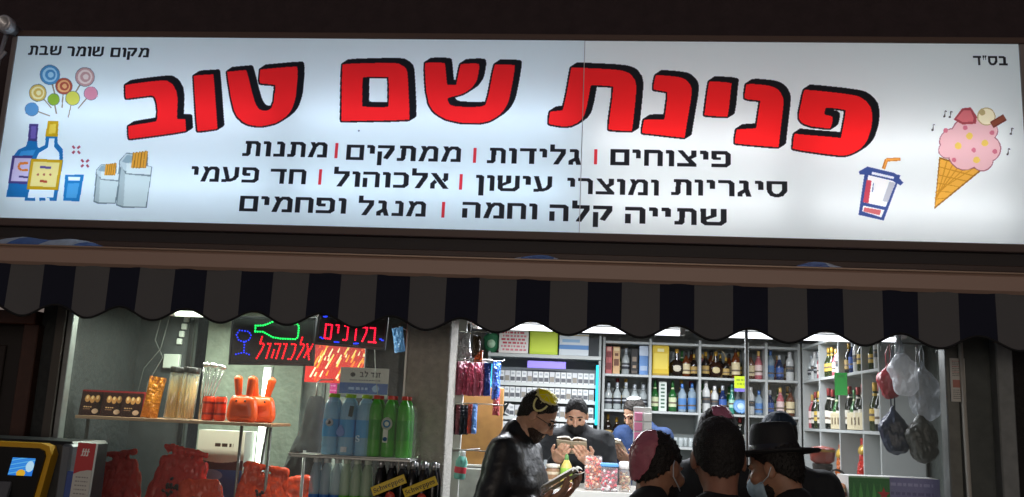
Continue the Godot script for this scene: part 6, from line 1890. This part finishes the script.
func build_right() -> void:
	var sh := thing("end_shelf", "low display shelf inside the glazed end of the shop", "shelf", Vector3(1.3, 0, -.32))
	boxed("board", M("8a8a84", .5, 0, "worn"), sh, Vector3(0, 1.205, 0), Vector3(.85, .02, .36), .002)
	for x in [-.4, .4]: boxed("leg", M("6a6a66", .4, .4), sh, Vector3(x, .597, 0), Vector3(.03, 1.194, .3), .002)
	var gi := paper(160, 128, "1f7a2a")
	for k in 5: fill(gi, [PackedVector2Array([Vector2(10 + 26 * k, 128), Vector2(14 + 26 * k, 60), Vector2(20 + 26 * k, 20), Vector2(28 + 26 * k, 60), Vector2(32 + 26 * k, 128)])], Color("4fb04a" if k % 2 else "3a9a3a"))
	var star := PackedVector2Array()
	for k in 10: star.append(Vector2(136, 62) + Vector2(sin(TAU * k / 10.0), -cos(TAU * k / 10.0)) * (26.0 if k % 2 == 0 else 11.0))
	fill(gi, [star], Color("d02028"))
	bar(gi, 0, 0, 160, 6, "a8c8a0")
	var gc := sheet("beer_carton", "green beer carton with bottles and a red star printed on it", "box", Vector3(1.369, 1.216 + .085, -.18), .2, .17, gi, "", .12, 0, .14)
	var pi := paper(160, 96, "7a78b0")
	for k in 3: scribble(pi, 10, 14 + k * 24, 130, 8, "a0a0d0" if k != 1 else "5a5890")
	var pc := sheet("lavender_carton", "dull lavender carton next to the green beer carton", "box", Vector3(1.582, 1.216 + .085, -.2), .24, .17, pi, "", -.05, 0, .16)
	# hanging bags
	var hooks := thing("bag_rail", "thin metal rail with hooks for the hanging bags", "rail", Vector3(1.649, 2.021, -0.300))
	tubed("rail_bar", M("8a8c8a", .3, .8), hooks, [Vector3(-.2, .02, 0), Vector3(.15, .02, 0)], .006)
	for k in 4: tubed("hook", M("9a9c9a", .3, .8), hooks, [Vector3(-.17 + .09 * k, .02, 0), Vector3(-.17 + .09 * k, -.01, .012), Vector3(-.17 + .09 * k, -.02, 0)], .003, 5)
	for s in [-.2, .15]: tubed("drop_rod", M("8a8c8a", .3, .8), hooks, [Vector3(s, .02, 0), Vector3(s, .38, 0)], .005, 6)
	var bg := [["white translucent plastic bag hanging highest on the rail", Vector3(1.571, 1.996, -0.260), .17, .24, .13, "e8ecf0", 0], ["grey plastic bag hanging beside the white one", Vector3(1.680, 1.932, -0.300), .2, .3, .14, "b8bec4", 1], ["red bag half hidden by the white plastic bag", Vector3(1.527, 1.924, -0.340), .12, .18, .1, "8a2830", 0], ["navy cloth bag hanging below the red one", Vector3(1.538, 1.709, -0.320), .17, .24, .14, "1a2438", 1], ["dark olive bag hanging under the grey plastic bag", Vector3(1.654, 1.689, -0.280), .18, .26, .15, "3a3c38", 1]]
	for k in bg.size():
		var r: Array = bg[k]
		var top: Vector3 = r[1]
		var t := thing("hanging_bag", r[0], "bag", top, 0, "bags hanging inside the glazed end")
		t.scale = Vector3(.84, .88, .84)
		var f := Field.new(Vector3(-.16, -.36, -.12), Vector3(.16, .05, .12), .0095)
		f.cap(Vector3(0, .02, 0), Vector3(0, -.06, 0), .012, .03, .03)
		f.ell(Vector3(.0, -r[3] * .55, 0), Vector3(r[2] * .4, r[3] * .44, r[4] * .36), .05)
		f.ell(Vector3(.02, -r[3] * .78, .01), Vector3(r[2] * .4, r[3] * .24, r[4] * .36), .04)
		f.cap(Vector3(0, -.05, 0), Vector3(r[2] * .3, -r[3] * .4, 0), .02, .04, .04)
		f.cap(Vector3(0, -.05, 0), Vector3(-r[2] * .3, -r[3] * .4, 0), .02, .04, .04)
		var fn := FastNoiseLite.new()
		fn.seed = 31 + k
		fn.frequency = 11.0
		f.ruffle(fn, .014, Vector3(1.2, .6, 1.2))
		fn.frequency = 30.0
		fn.fractal_type = FastNoiseLite.FRACTAL_RIDGED
		f.ruffle(fn, .007, Vector3(1.2, .5, 1.2))
		put_field(f, "pouch", clear(r[5], [.5, .55, .9, .97, .97][k], .35), t)
		var len := (Vector3(1.649, 2.021, -0.300).y + .02 - top.y) / .88
		tubed("handle_loop", M(r[5], .4), t, [Vector3(-.01, .0, 0), Vector3(-.012, maxf(len, .02) * .6, -.0), Vector3(0, maxf(len, .02), -.3 - top.z), Vector3(.012, maxf(len, .02) * .6, 0), Vector3(.01, 0, 0)], .004, 5)
	var dk := thing("wrapped_bottle", "clear wrapped bottle neck at the top of the bag rail", "bottle", Vector3(1.557, 2.010, -0.200) + Vector3(0, -.0, -.06))
	lathed("neck", clear("c8d0d4", .5, .08), dk, [[0, -.03], [.022, -.02], [.02, .03], [.01, .05], [.014, .07], [0, .075]])
	# machine with red lid, striped hamper
	var m := thing("coffee_grinder", "dark cast coffee grinder with red hopper and side wheel", "grinder", Vector3(1.178 + .035, 1.216, -.42))
	boxed("base", M("1a1412", .4), m, Vector3(0, .02, 0), Vector3(.13, .04, .12), .008)
	lathed("body", M("1c1614", .4), m, [[.05, .04], [.058, .06], [.045, .16], [.05, .2], [.05, .21]])
	lathed("hopper", M("7a2a1c", .35), m, [[.035, .21], [.058, .225], [.064, .275], [.064, .285], [.05, .292], [0, .3]])
	lathed("brass_rim", M("a88a48", .3, .8), m, [[.0648, .27], [.066, .272], [.066, .28], [.0648, .282]])
	lathed("wheel_rim", M("1a1412", .4), m, [[.062, 0], [.07, 0], [.07, .012], [.062, .012], [.062, 0]], Vector3(.055, .12, .06), turned(78, 30, 0), 22)
	for k in 3: boxed("spoke", M("6a6a68", .4, .4), m, Vector3(.055, .12, .066), Vector3(.126, .008, .006), .001, turned(0, 30, 60 * k))
	var h := thing("striped_hamper", "round striped gift hamper in red and cream below the grinder", "hamper", Vector3(1.223, 1.216, -.24))
	for k in 6: lathed("band", M(["8a2a24", "c8b080", "3a4a2c", "c8b080", "8a2a24", "d8c8a0"][k], .5), h, [[.06 + .012 * sin(k * .6 + .3), .018 * k], [.063 + .012 * sin(k * .6 + .6), .018 * k + .009], [.06 + .012 * sin(k * .6 + .9), .018 * k + .018]])
	lathed("lid", M("a86a3a", .5), h, [[.062, .108], [.05, .125], [.02, .135], [0, .136]])

func build_people() -> void:
	var tops := "15171a"
	# man with yellow cap reads at the opening, seen from his side
	var a := person("man in a black leather jacket and yellow cap reading beside the pillar", {"at": Vector3(-.325, .004, .2), "turn": 78.0, "size": 1.04, "head_size": .84, "lean": 3.0, "head": [32.0, 4.0, 0.0], "skin": "d2a286", "top": "202327", "top_rough": .42, "top_finish": "leather", "garment": "jacket", "collar": .035, "bulk": 1.06, "crease": .007, "hair": "1c1613", "hair_thick": .004, "strand": .004, "beard": "3a2c24", "left": [Vector3(.1, 1.175, .175), Vector3(-.15, .6, 1.0), Vector3(.2, -1, .5), 1.0, .35], "right": [Vector3(-.12, 1.165, .165), Vector3(.15, .6, 1.0), Vector3(-.2, -1, .5), -1.0, .35]})
	kippah(a, M("fff000", .6, 0, "card"), Vector3(-.62, 1, .0), 40, M("ece4a0", .5))
	var hx: Transform3D = a.get_meta("head")
	var arc := []
	for k in 11:
		var u := PI * k / 10.0
		arc.append(hx * (Vector3(-.084, .078, -.012) + Vector3(-.012 * sin(u), -.052 * sin(u), -.034 * cos(u))))
	tubed("cap_strap", M("f0e8a0", .5), a, arc, .005, 6)
	for s in [-1.0, 1.0]:
		var ring := []
		for k in 13: ring.append(hx * (Vector3(s * .032, .002, .1) + Vector3(.023 * cos(TAU * k / 12.0), .018 * sin(TAU * k / 12.0), 0)))
		tubed("spectacle_rim", M("22201e", .3, .3), a, ring, .0016, 5)
		tubed("spectacle_arm", M("22201e", .3, .3), a, [hx * Vector3(s * .055, .006, .098), hx * Vector3(s * .082, .006, .06), hx * Vector3(s * .086, .0, -.005)], .0016, 5)
	var pa: Vector3 = a.transform * Vector3(-.01, 1.27, .235)
	open_book("open book held by the man in the leather jacket", pa, .2, .16, Basis(Vector3.UP, deg_to_rad(78 + 180)) * turned(-58, 0, 0))
	# masked man behind the counter
	var b := person("man in a black sweater and black face mask reading behind the counter", {"at": Vector3(-0.048, .004, -2.0), "turn": -4.0, "size": 1.055, "head_size": .86, "neck": .02, "lean": 5.0, "head": [20.0, 0.0, 0.0], "skin": "d2a286", "top": "181b1f", "bulk": 1.04, "crease": .01, "hair": "14110f", "hair_thick": .004, "left": [Vector3(.1, 1.255, .32), Vector3(-.35, .45, .8), Vector3(.35, -.5, .6), 1.0, .4], "right": [Vector3(-.1, 1.255, .32), Vector3(.35, .45, .8), Vector3(-.35, -.5, .6), -1.0, .4]})
	var hb: Transform3D = b.get_meta("head")
	var mk := Field.new(Vector3(-.1, -.16, -.03), Vector3(.1, .02, .14), .0065)
	mk.ell(Vector3(0, -.072, .034), Vector3(.066, .064, .072), .01)
	mk.ell(Vector3(0, -.06, .09), Vector3(.024, .04, .026), .03)
	mk.keep(Vector3(0, 1, .15).normalized(), Vector3(0, -.03, .05))
	mk.keep(Vector3(0, 0, -1), Vector3(0, 0, .0))
	put_field(mk, "face_mask", M("0f1012", .8, 0, "cloth"), b, hb)
	var pb: Vector3 = b.transform * Vector3(0, 1.345, .39)
	open_book("open book held by the masked man", pb, .19, .14, Basis(Vector3.UP, deg_to_rad(172)) * turned(-56, 0, 4))
	# man in blue
	var c := person("man in a blue shirt reading in front of the back shelves", {"at": Vector3(0.348 + .12, .004, -2.65), "turn": -38.0, "size": 1.08, "head_size": .84, "neck": .025, "lean": 6.0, "head": [24.0, -10.0, 0.0], "skin": "d4a68a", "top": "1c3864", "crease": .012, "hair": "2a241f", "hair_thick": .004, "left": [Vector3(.12, 1.2, .33), Vector3(-.35, .45, .8), Vector3(.35, -.5, .6), 1.0, .4], "right": [Vector3(-.12, 1.2, .33), Vector3(.35, .45, .8), Vector3(-.35, -.5, .6), -1.0, .4]})
	kippah(c, M("c8c8c4", .6, 0, "cloth"), Vector3(.1, 1, -.35), 36, M("e0e0dc", .5))
	var pc: Vector3 = c.transform * Vector3(0, 1.3, .40)
	open_book("open book held by the man in blue", pc, .19, .14, Basis(Vector3.UP, deg_to_rad(150)) * turned(-52, 0, 0))
	# customers with their backs to the street
	var d := person("man with a large pink satin skull cap and a mask strap, seen from behind", {"at": Vector3(0.229 - .02, .004, 1.38), "turn": 165.0, "size": .915, "lean": 4.0, "head": [14.0, -28.0, -6.0], "skin": "a87a60", "top": "101114", "hair": "17120f", "hair_thick": .005, "tousle": .012, "face": true, "hands": true, "collar": .04, "beard": "1a1411"})
	kippah(d, M("b86a78", .35, 0, "cloth"), Vector3(.3, .2, -1.0), 57, M("a85a68", .4))
	var hd: Transform3D = d.get_meta("head")
	tubed("mask_strap", M("c8ccd0", .6), d, [hd * Vector3(-.086, .02, -.02), hd * Vector3(-.094, -.005, -.036), hd * Vector3(-.09, -.04, -.025), hd * Vector3(-.075, -.06, .03), hd * Vector3(-.06, -.065, .06)], .0022, 6)
	person("bareheaded man with short dark hair in black, seen from behind", {"at": Vector3(0.412, .004, 1.6), "turn": 180.0, "size": .943, "lean": 3.0, "head": [8.0, 0.0, 0.0], "skin": "9a6a54", "top": "0e0f11", "hair": "120e0c", "hair_thick": .0055, "strand": .004, "face": true, "collar": .0})
	var e := person("man in a black brimmed hat with a pale blue face mask", {"at": Vector3(0.652 + .042, .004, 1.35), "turn": 205.0, "size": .93, "head_size": .94, "lean": 5.0, "head": [12.0, 34.0, 0.0], "skin": "a87a60", "top": "111215", "hair": "14100e", "hair_thick": .006, "beard": "1a1310", "collar": .03})
	var he: Transform3D = e.get_meta("head")
	var hat := Transform3D(he.basis * turned(-9, 0, 0) * Basis.from_scale(Vector3(.95, 1.0, .95)), he * Vector3(0, .056, -.014))
	var st := st_new()
	lathe(st, [[.088, -.004], [.17, -.004], [.176, .004], [.17, .008], [.1, .004]], hat.origin, hat.basis * Basis.from_scale(Vector3(.92, 1, 1.05)), 30)
	put(st, "hat_brim", M("17181b", .7, 0, "cloth"), e)
	st = st_new()
	lathe(st, [[.093, .002], [.091, .03], [.084, .085], [.074, .11], [.055, .114], [.03, .1], [0, .096]], hat.origin, hat.basis * Basis.from_scale(Vector3(.9, 1, 1.06)), 30)
	put(st, "hat_crown", M("17181b", .7, 0, "cloth"), e)
	st = st_new()
	lathe(st, [[.0942, .004], [.0946, .006], [.093, .03], [.092, .031]], hat.origin, hat.basis * Basis.from_scale(Vector3(.9, 1, 1.06)), 30)
	put(st, "hat_band", M("24262c", .35), e)
	boxed("band_buckle", M("8a8e94", .3, .7), e, hat * Vector3(-.062, .018, -.075), Vector3(.022, .007, .004), .001, hat.basis * turned(0, 42, 0))
	var m2 := Field.new(Vector3(-.1, -.16, -.03), Vector3(.1, .02, .14), .0065)
	m2.ell(Vector3(0, -.065, .034), Vector3(.068, .06, .075), .01)
	m2.ell(Vector3(0, -.05, .095), Vector3(.026, .035, .026), .03)
	m2.keep(Vector3(0, 0, -1), Vector3(0, 0, .035))
	put_field(m2, "face_mask", M("a8c4d8", .7, 0, "cloth"), e, he)
	tubed("mask_strap", M("c8ccd0", .6), e, [he * Vector3(.07, -.05, .04), he * Vector3(.09, -.03, .0), he * Vector3(.09, .0, -.02)], .002, 6)
	var g := person("man with a pink panel skull cap standing behind the bareheaded man", {"at": Vector3(0.561 - .04, .004, .45), "turn": 150.0, "size": .99, "head_size": .88, "lean": 3.0, "head": [14.0, -20.0, 0.0], "skin": "b08066", "top": "2a2c30", "hair": "2c2724", "hair_thick": .008, "beard": "2a2420"})
	kippah(g, M("d88aa8", .4, 0, "cloth"), Vector3(-.75, .8, -.45), 34, M("c87898", .4))
	var k := person("man in a navy skull cap standing behind the hat wearer", {"at": Vector3(0.781 + .075, .004, .4), "turn": 188.0, "size": .985, "head_size": .86, "lean": 3.0, "head": [10.0, 5.0, 0.0], "skin": "b08066", "top": "22262c", "hair": "1c1816", "hair_thick": .007})
	kippah(k, M("2a3c50", .7, 0, "cloth"), Vector3(0, 1, -.25), 66)

func build_street() -> void:
	# cash machine
	var t := thing("cash_machine", "black cash machine with yellow surround and lit blue screen", "cash machine", Vector3(-2.56, 0, .6))
	boxed("cabinet", M("34373b", .4, .3, "worn"), t, Vector3(0, .705, -.1), Vector3(.8, 1.41, .3), .015)
	var st := st_new()
	prism(st, PackedVector2Array([Vector2(-.36, .6), Vector2(.22, .6), Vector2(.34, 1.355), Vector2(.325, 1.39), Vector2(.29, 1.4), Vector2(-.36, 1.4)]), .06, Vector3(0, 0, .07))
	put(st, "yellow_surround", M("d8a41c", .35), t)
	st = st_new()
	prism(st, PackedVector2Array([Vector2(-.33, .64), Vector2(.198, .64), Vector2(.318, 1.348), Vector2(.31, 1.37), Vector2(.285, 1.38), Vector2(-.33, 1.38)]), .012, Vector3(0, 0, .104))
	put(st, "fascia", M("0f1012", .3), t)
	var si := paper(96, 64, "2a7ae0")
	for k in 8: fill(si, [PackedVector2Array([Vector2(0, 8 * k), Vector2(96, 8 * k - 20), Vector2(96, 8 * k - 14), Vector2(0, 8 * k + 5)])], Color("58b0f0" if k % 2 else "3a90e8"))
	disc(si, Vector2(50, 56), Vector2(18, 14), Color("e0b030"))
	disc(si, Vector2(80, 30), Vector2(16, 20), Color("b8e0f8"))
	st = st_new()
	var sc := Vector3(.225, 1.3, .1115)
	quad_uv(st, sc + Vector3(-.058, -.034, 0), sc + Vector3(.047, -.034, 0), sc + Vector3(.055, .038, 0), sc + Vector3(-.046, .038, 0))
	put(st, "screen", printed(si, .2, .7), t)
	boxed("key_pad", M("5a5c60", .4), t, Vector3(.13, 1.2, .12), Vector3(.12, .08, .02), .003, turned(-20, 0, 0))
	for r in 3:
		for c in 4: boxed("key", M("8a8c90", .4), t, Vector3(.09 + .027 * c, 1.175 + .024 * r, .132 - .008 * r), Vector3(.02, .016, .008), .002, turned(-20, 0, 0))
	boxed("card_slot", M("c8a868", .3, .4), t, Vector3(.12, 1.11, .115), Vector3(.14, .02, .012), .003)
	boxed("side_panel", M("6a7078", .4, .3), t, Vector3(.385, .71, .03), Vector3(.05, 1.38, .09), .01)
	# lit shopfront across the street, which lights this side
	var op := thing("opposite_shopfront", "lit shopfront across the street", "shopfront", Vector3(0, 0, 14.5), PI)
	boxed("wall", M("8a8278", .85, 0, "wall"), op, Vector3(0, 3.0, -.3), Vector3(16, 6, .4), .01)
	for k in 4:
		boxed("lit_window", glow("ffe8cc", 1.0), op, Vector3(-4.5 + 3.0 * k, 1.9, -.06), Vector3(2.7, 2.2, .04), .004)
		boxed("window_frame", M("3a3a3a", .5), op, Vector3(-3.0 + 3.0 * k, 1.9, -.05), Vector3(.2, 2.4, .1), .004)
	var al := AreaLight3D.new()
	al.name = "shopfront_light"
	al.area_size = Vector2(11.5, 2.2)
	al.light_energy = 21.0
	al.light_color = Color("fff2e6")
	al.area_range = 40.0
	al.shadow_enabled = true
	add_child(al, true)
	al.position = Vector3(0, 1.95, 14.4)
	var fi := paper(64, 220, "c8c8c2")
	bar(fi, 0, 0, 64, 92, "c01c28")
	fill(fi, [PackedVector2Array([Vector2(0, 90), Vector2(0, 108), Vector2(22, 98), Vector2(64, 88), Vector2(64, 80), Vector2(0, 80)])], Color("c01c28"))
	for k in 3: fill(fi, [PackedVector2Array([Vector2(20 + 9 * k, 20), Vector2(25 + 9 * k, 18), Vector2(24 + 9 * k, 44), Vector2(16 + 9 * k, 46), Vector2(16 + 9 * k, 41), Vector2(19 + 9 * k, 40)])], Color("e8e4e0"))
	bar(fi, 18, 27, 28, 4, "e8e4e0")
	for k in 7: scribble(fi, 10, 116 + 14 * k, 44, 4, "8a8a88")
	var fl := sheet("banner_board", "narrow red and white board leaning by the cash machine", "board", Vector3(-2.075, 1.300, 0.700), .075, .26, fi, "", .1, -2, .02)
	fl.position.y = 1.28
	boxed("post", M("3a3c40", .5), fl, Vector3(0, -.7, -.03), Vector3(.05, 1.15, .02), .003)
	boxed("blue_side", M("2a4a98", .4), fl, Vector3(-.055, -.06, -.02), Vector3(.03, .14, .02), .003)

func _ready() -> void:
	rng.seed = 11
	var cam := Camera3D.new()
	cam.name = "camera"
	cam.fov = rad_to_deg(2.0 * atan(248.5 / 900.0))
	cam.near = .05
	cam.far = 200.0
	cam.position = Vector3(0, 1.6, 4.4)
	cam.basis = Basis(Vector3.UP, deg_to_rad(5.0)) * Basis(Vector3.RIGHT, deg_to_rad(10.5)) * Basis(Vector3.BACK, deg_to_rad(2.5))
	add_child(cam)
	cam.current = true
	var we := WorldEnvironment.new()
	we.name = "environment"
	var env := Environment.new()
	env.background_mode = Environment.BG_SKY
	var sm := ProceduralSkyMaterial.new()
	sm.sky_top_color = Color("2a2c38")
	sm.sky_horizon_color = Color("5a5048")
	sm.ground_horizon_color = Color("5a5048")
	sm.ground_bottom_color = Color("2a2826")
	sm.sun_angle_max = 1.0
	var sk := Sky.new()
	sk.sky_material = sm
	env.sky = sk
	env.background_energy_multiplier = 2.0
	env.tonemap_mode = Environment.TONE_MAPPER_LINEAR
	env.tonemap_exposure = 1.0
	env.sdfgi_enabled = true
	env.ssao_enabled = true
	env.ssil_enabled = true
	we.environment = env
	add_child(we)
	var sun := DirectionalLight3D.new()
	sun.name = "night_glow"
	sun.light_energy = .02
	sun.light_angular_distance = 20.0
	sun.light_color = Color("ffe2c0")
	sun.shadow_enabled = true
	sun.rotation = Vector3(deg_to_rad(-40), deg_to_rad(20), 0)
	add_child(sun)
	grain = noise_tex(.06, 256, true, 5.0)
	blotch = noise_tex(.02, 256, false, 1.0, .86, 1.0, 5)
	weave = noise_tex(.25, 256, true, 3.0, 0, 1, 2)
	folds = noise_tex(.025, 256, true, 9.0, 0, 1, 3)
	build_setting()
	build_sign()
	build_awning()
	build_lamps()
	build_window()
	build_drinks()
	build_rack()
	build_cigarettes()
	build_shelves()
	build_counter()
	build_right()
	build_street()
	build_people()
	for p in protos.values(): p.free()
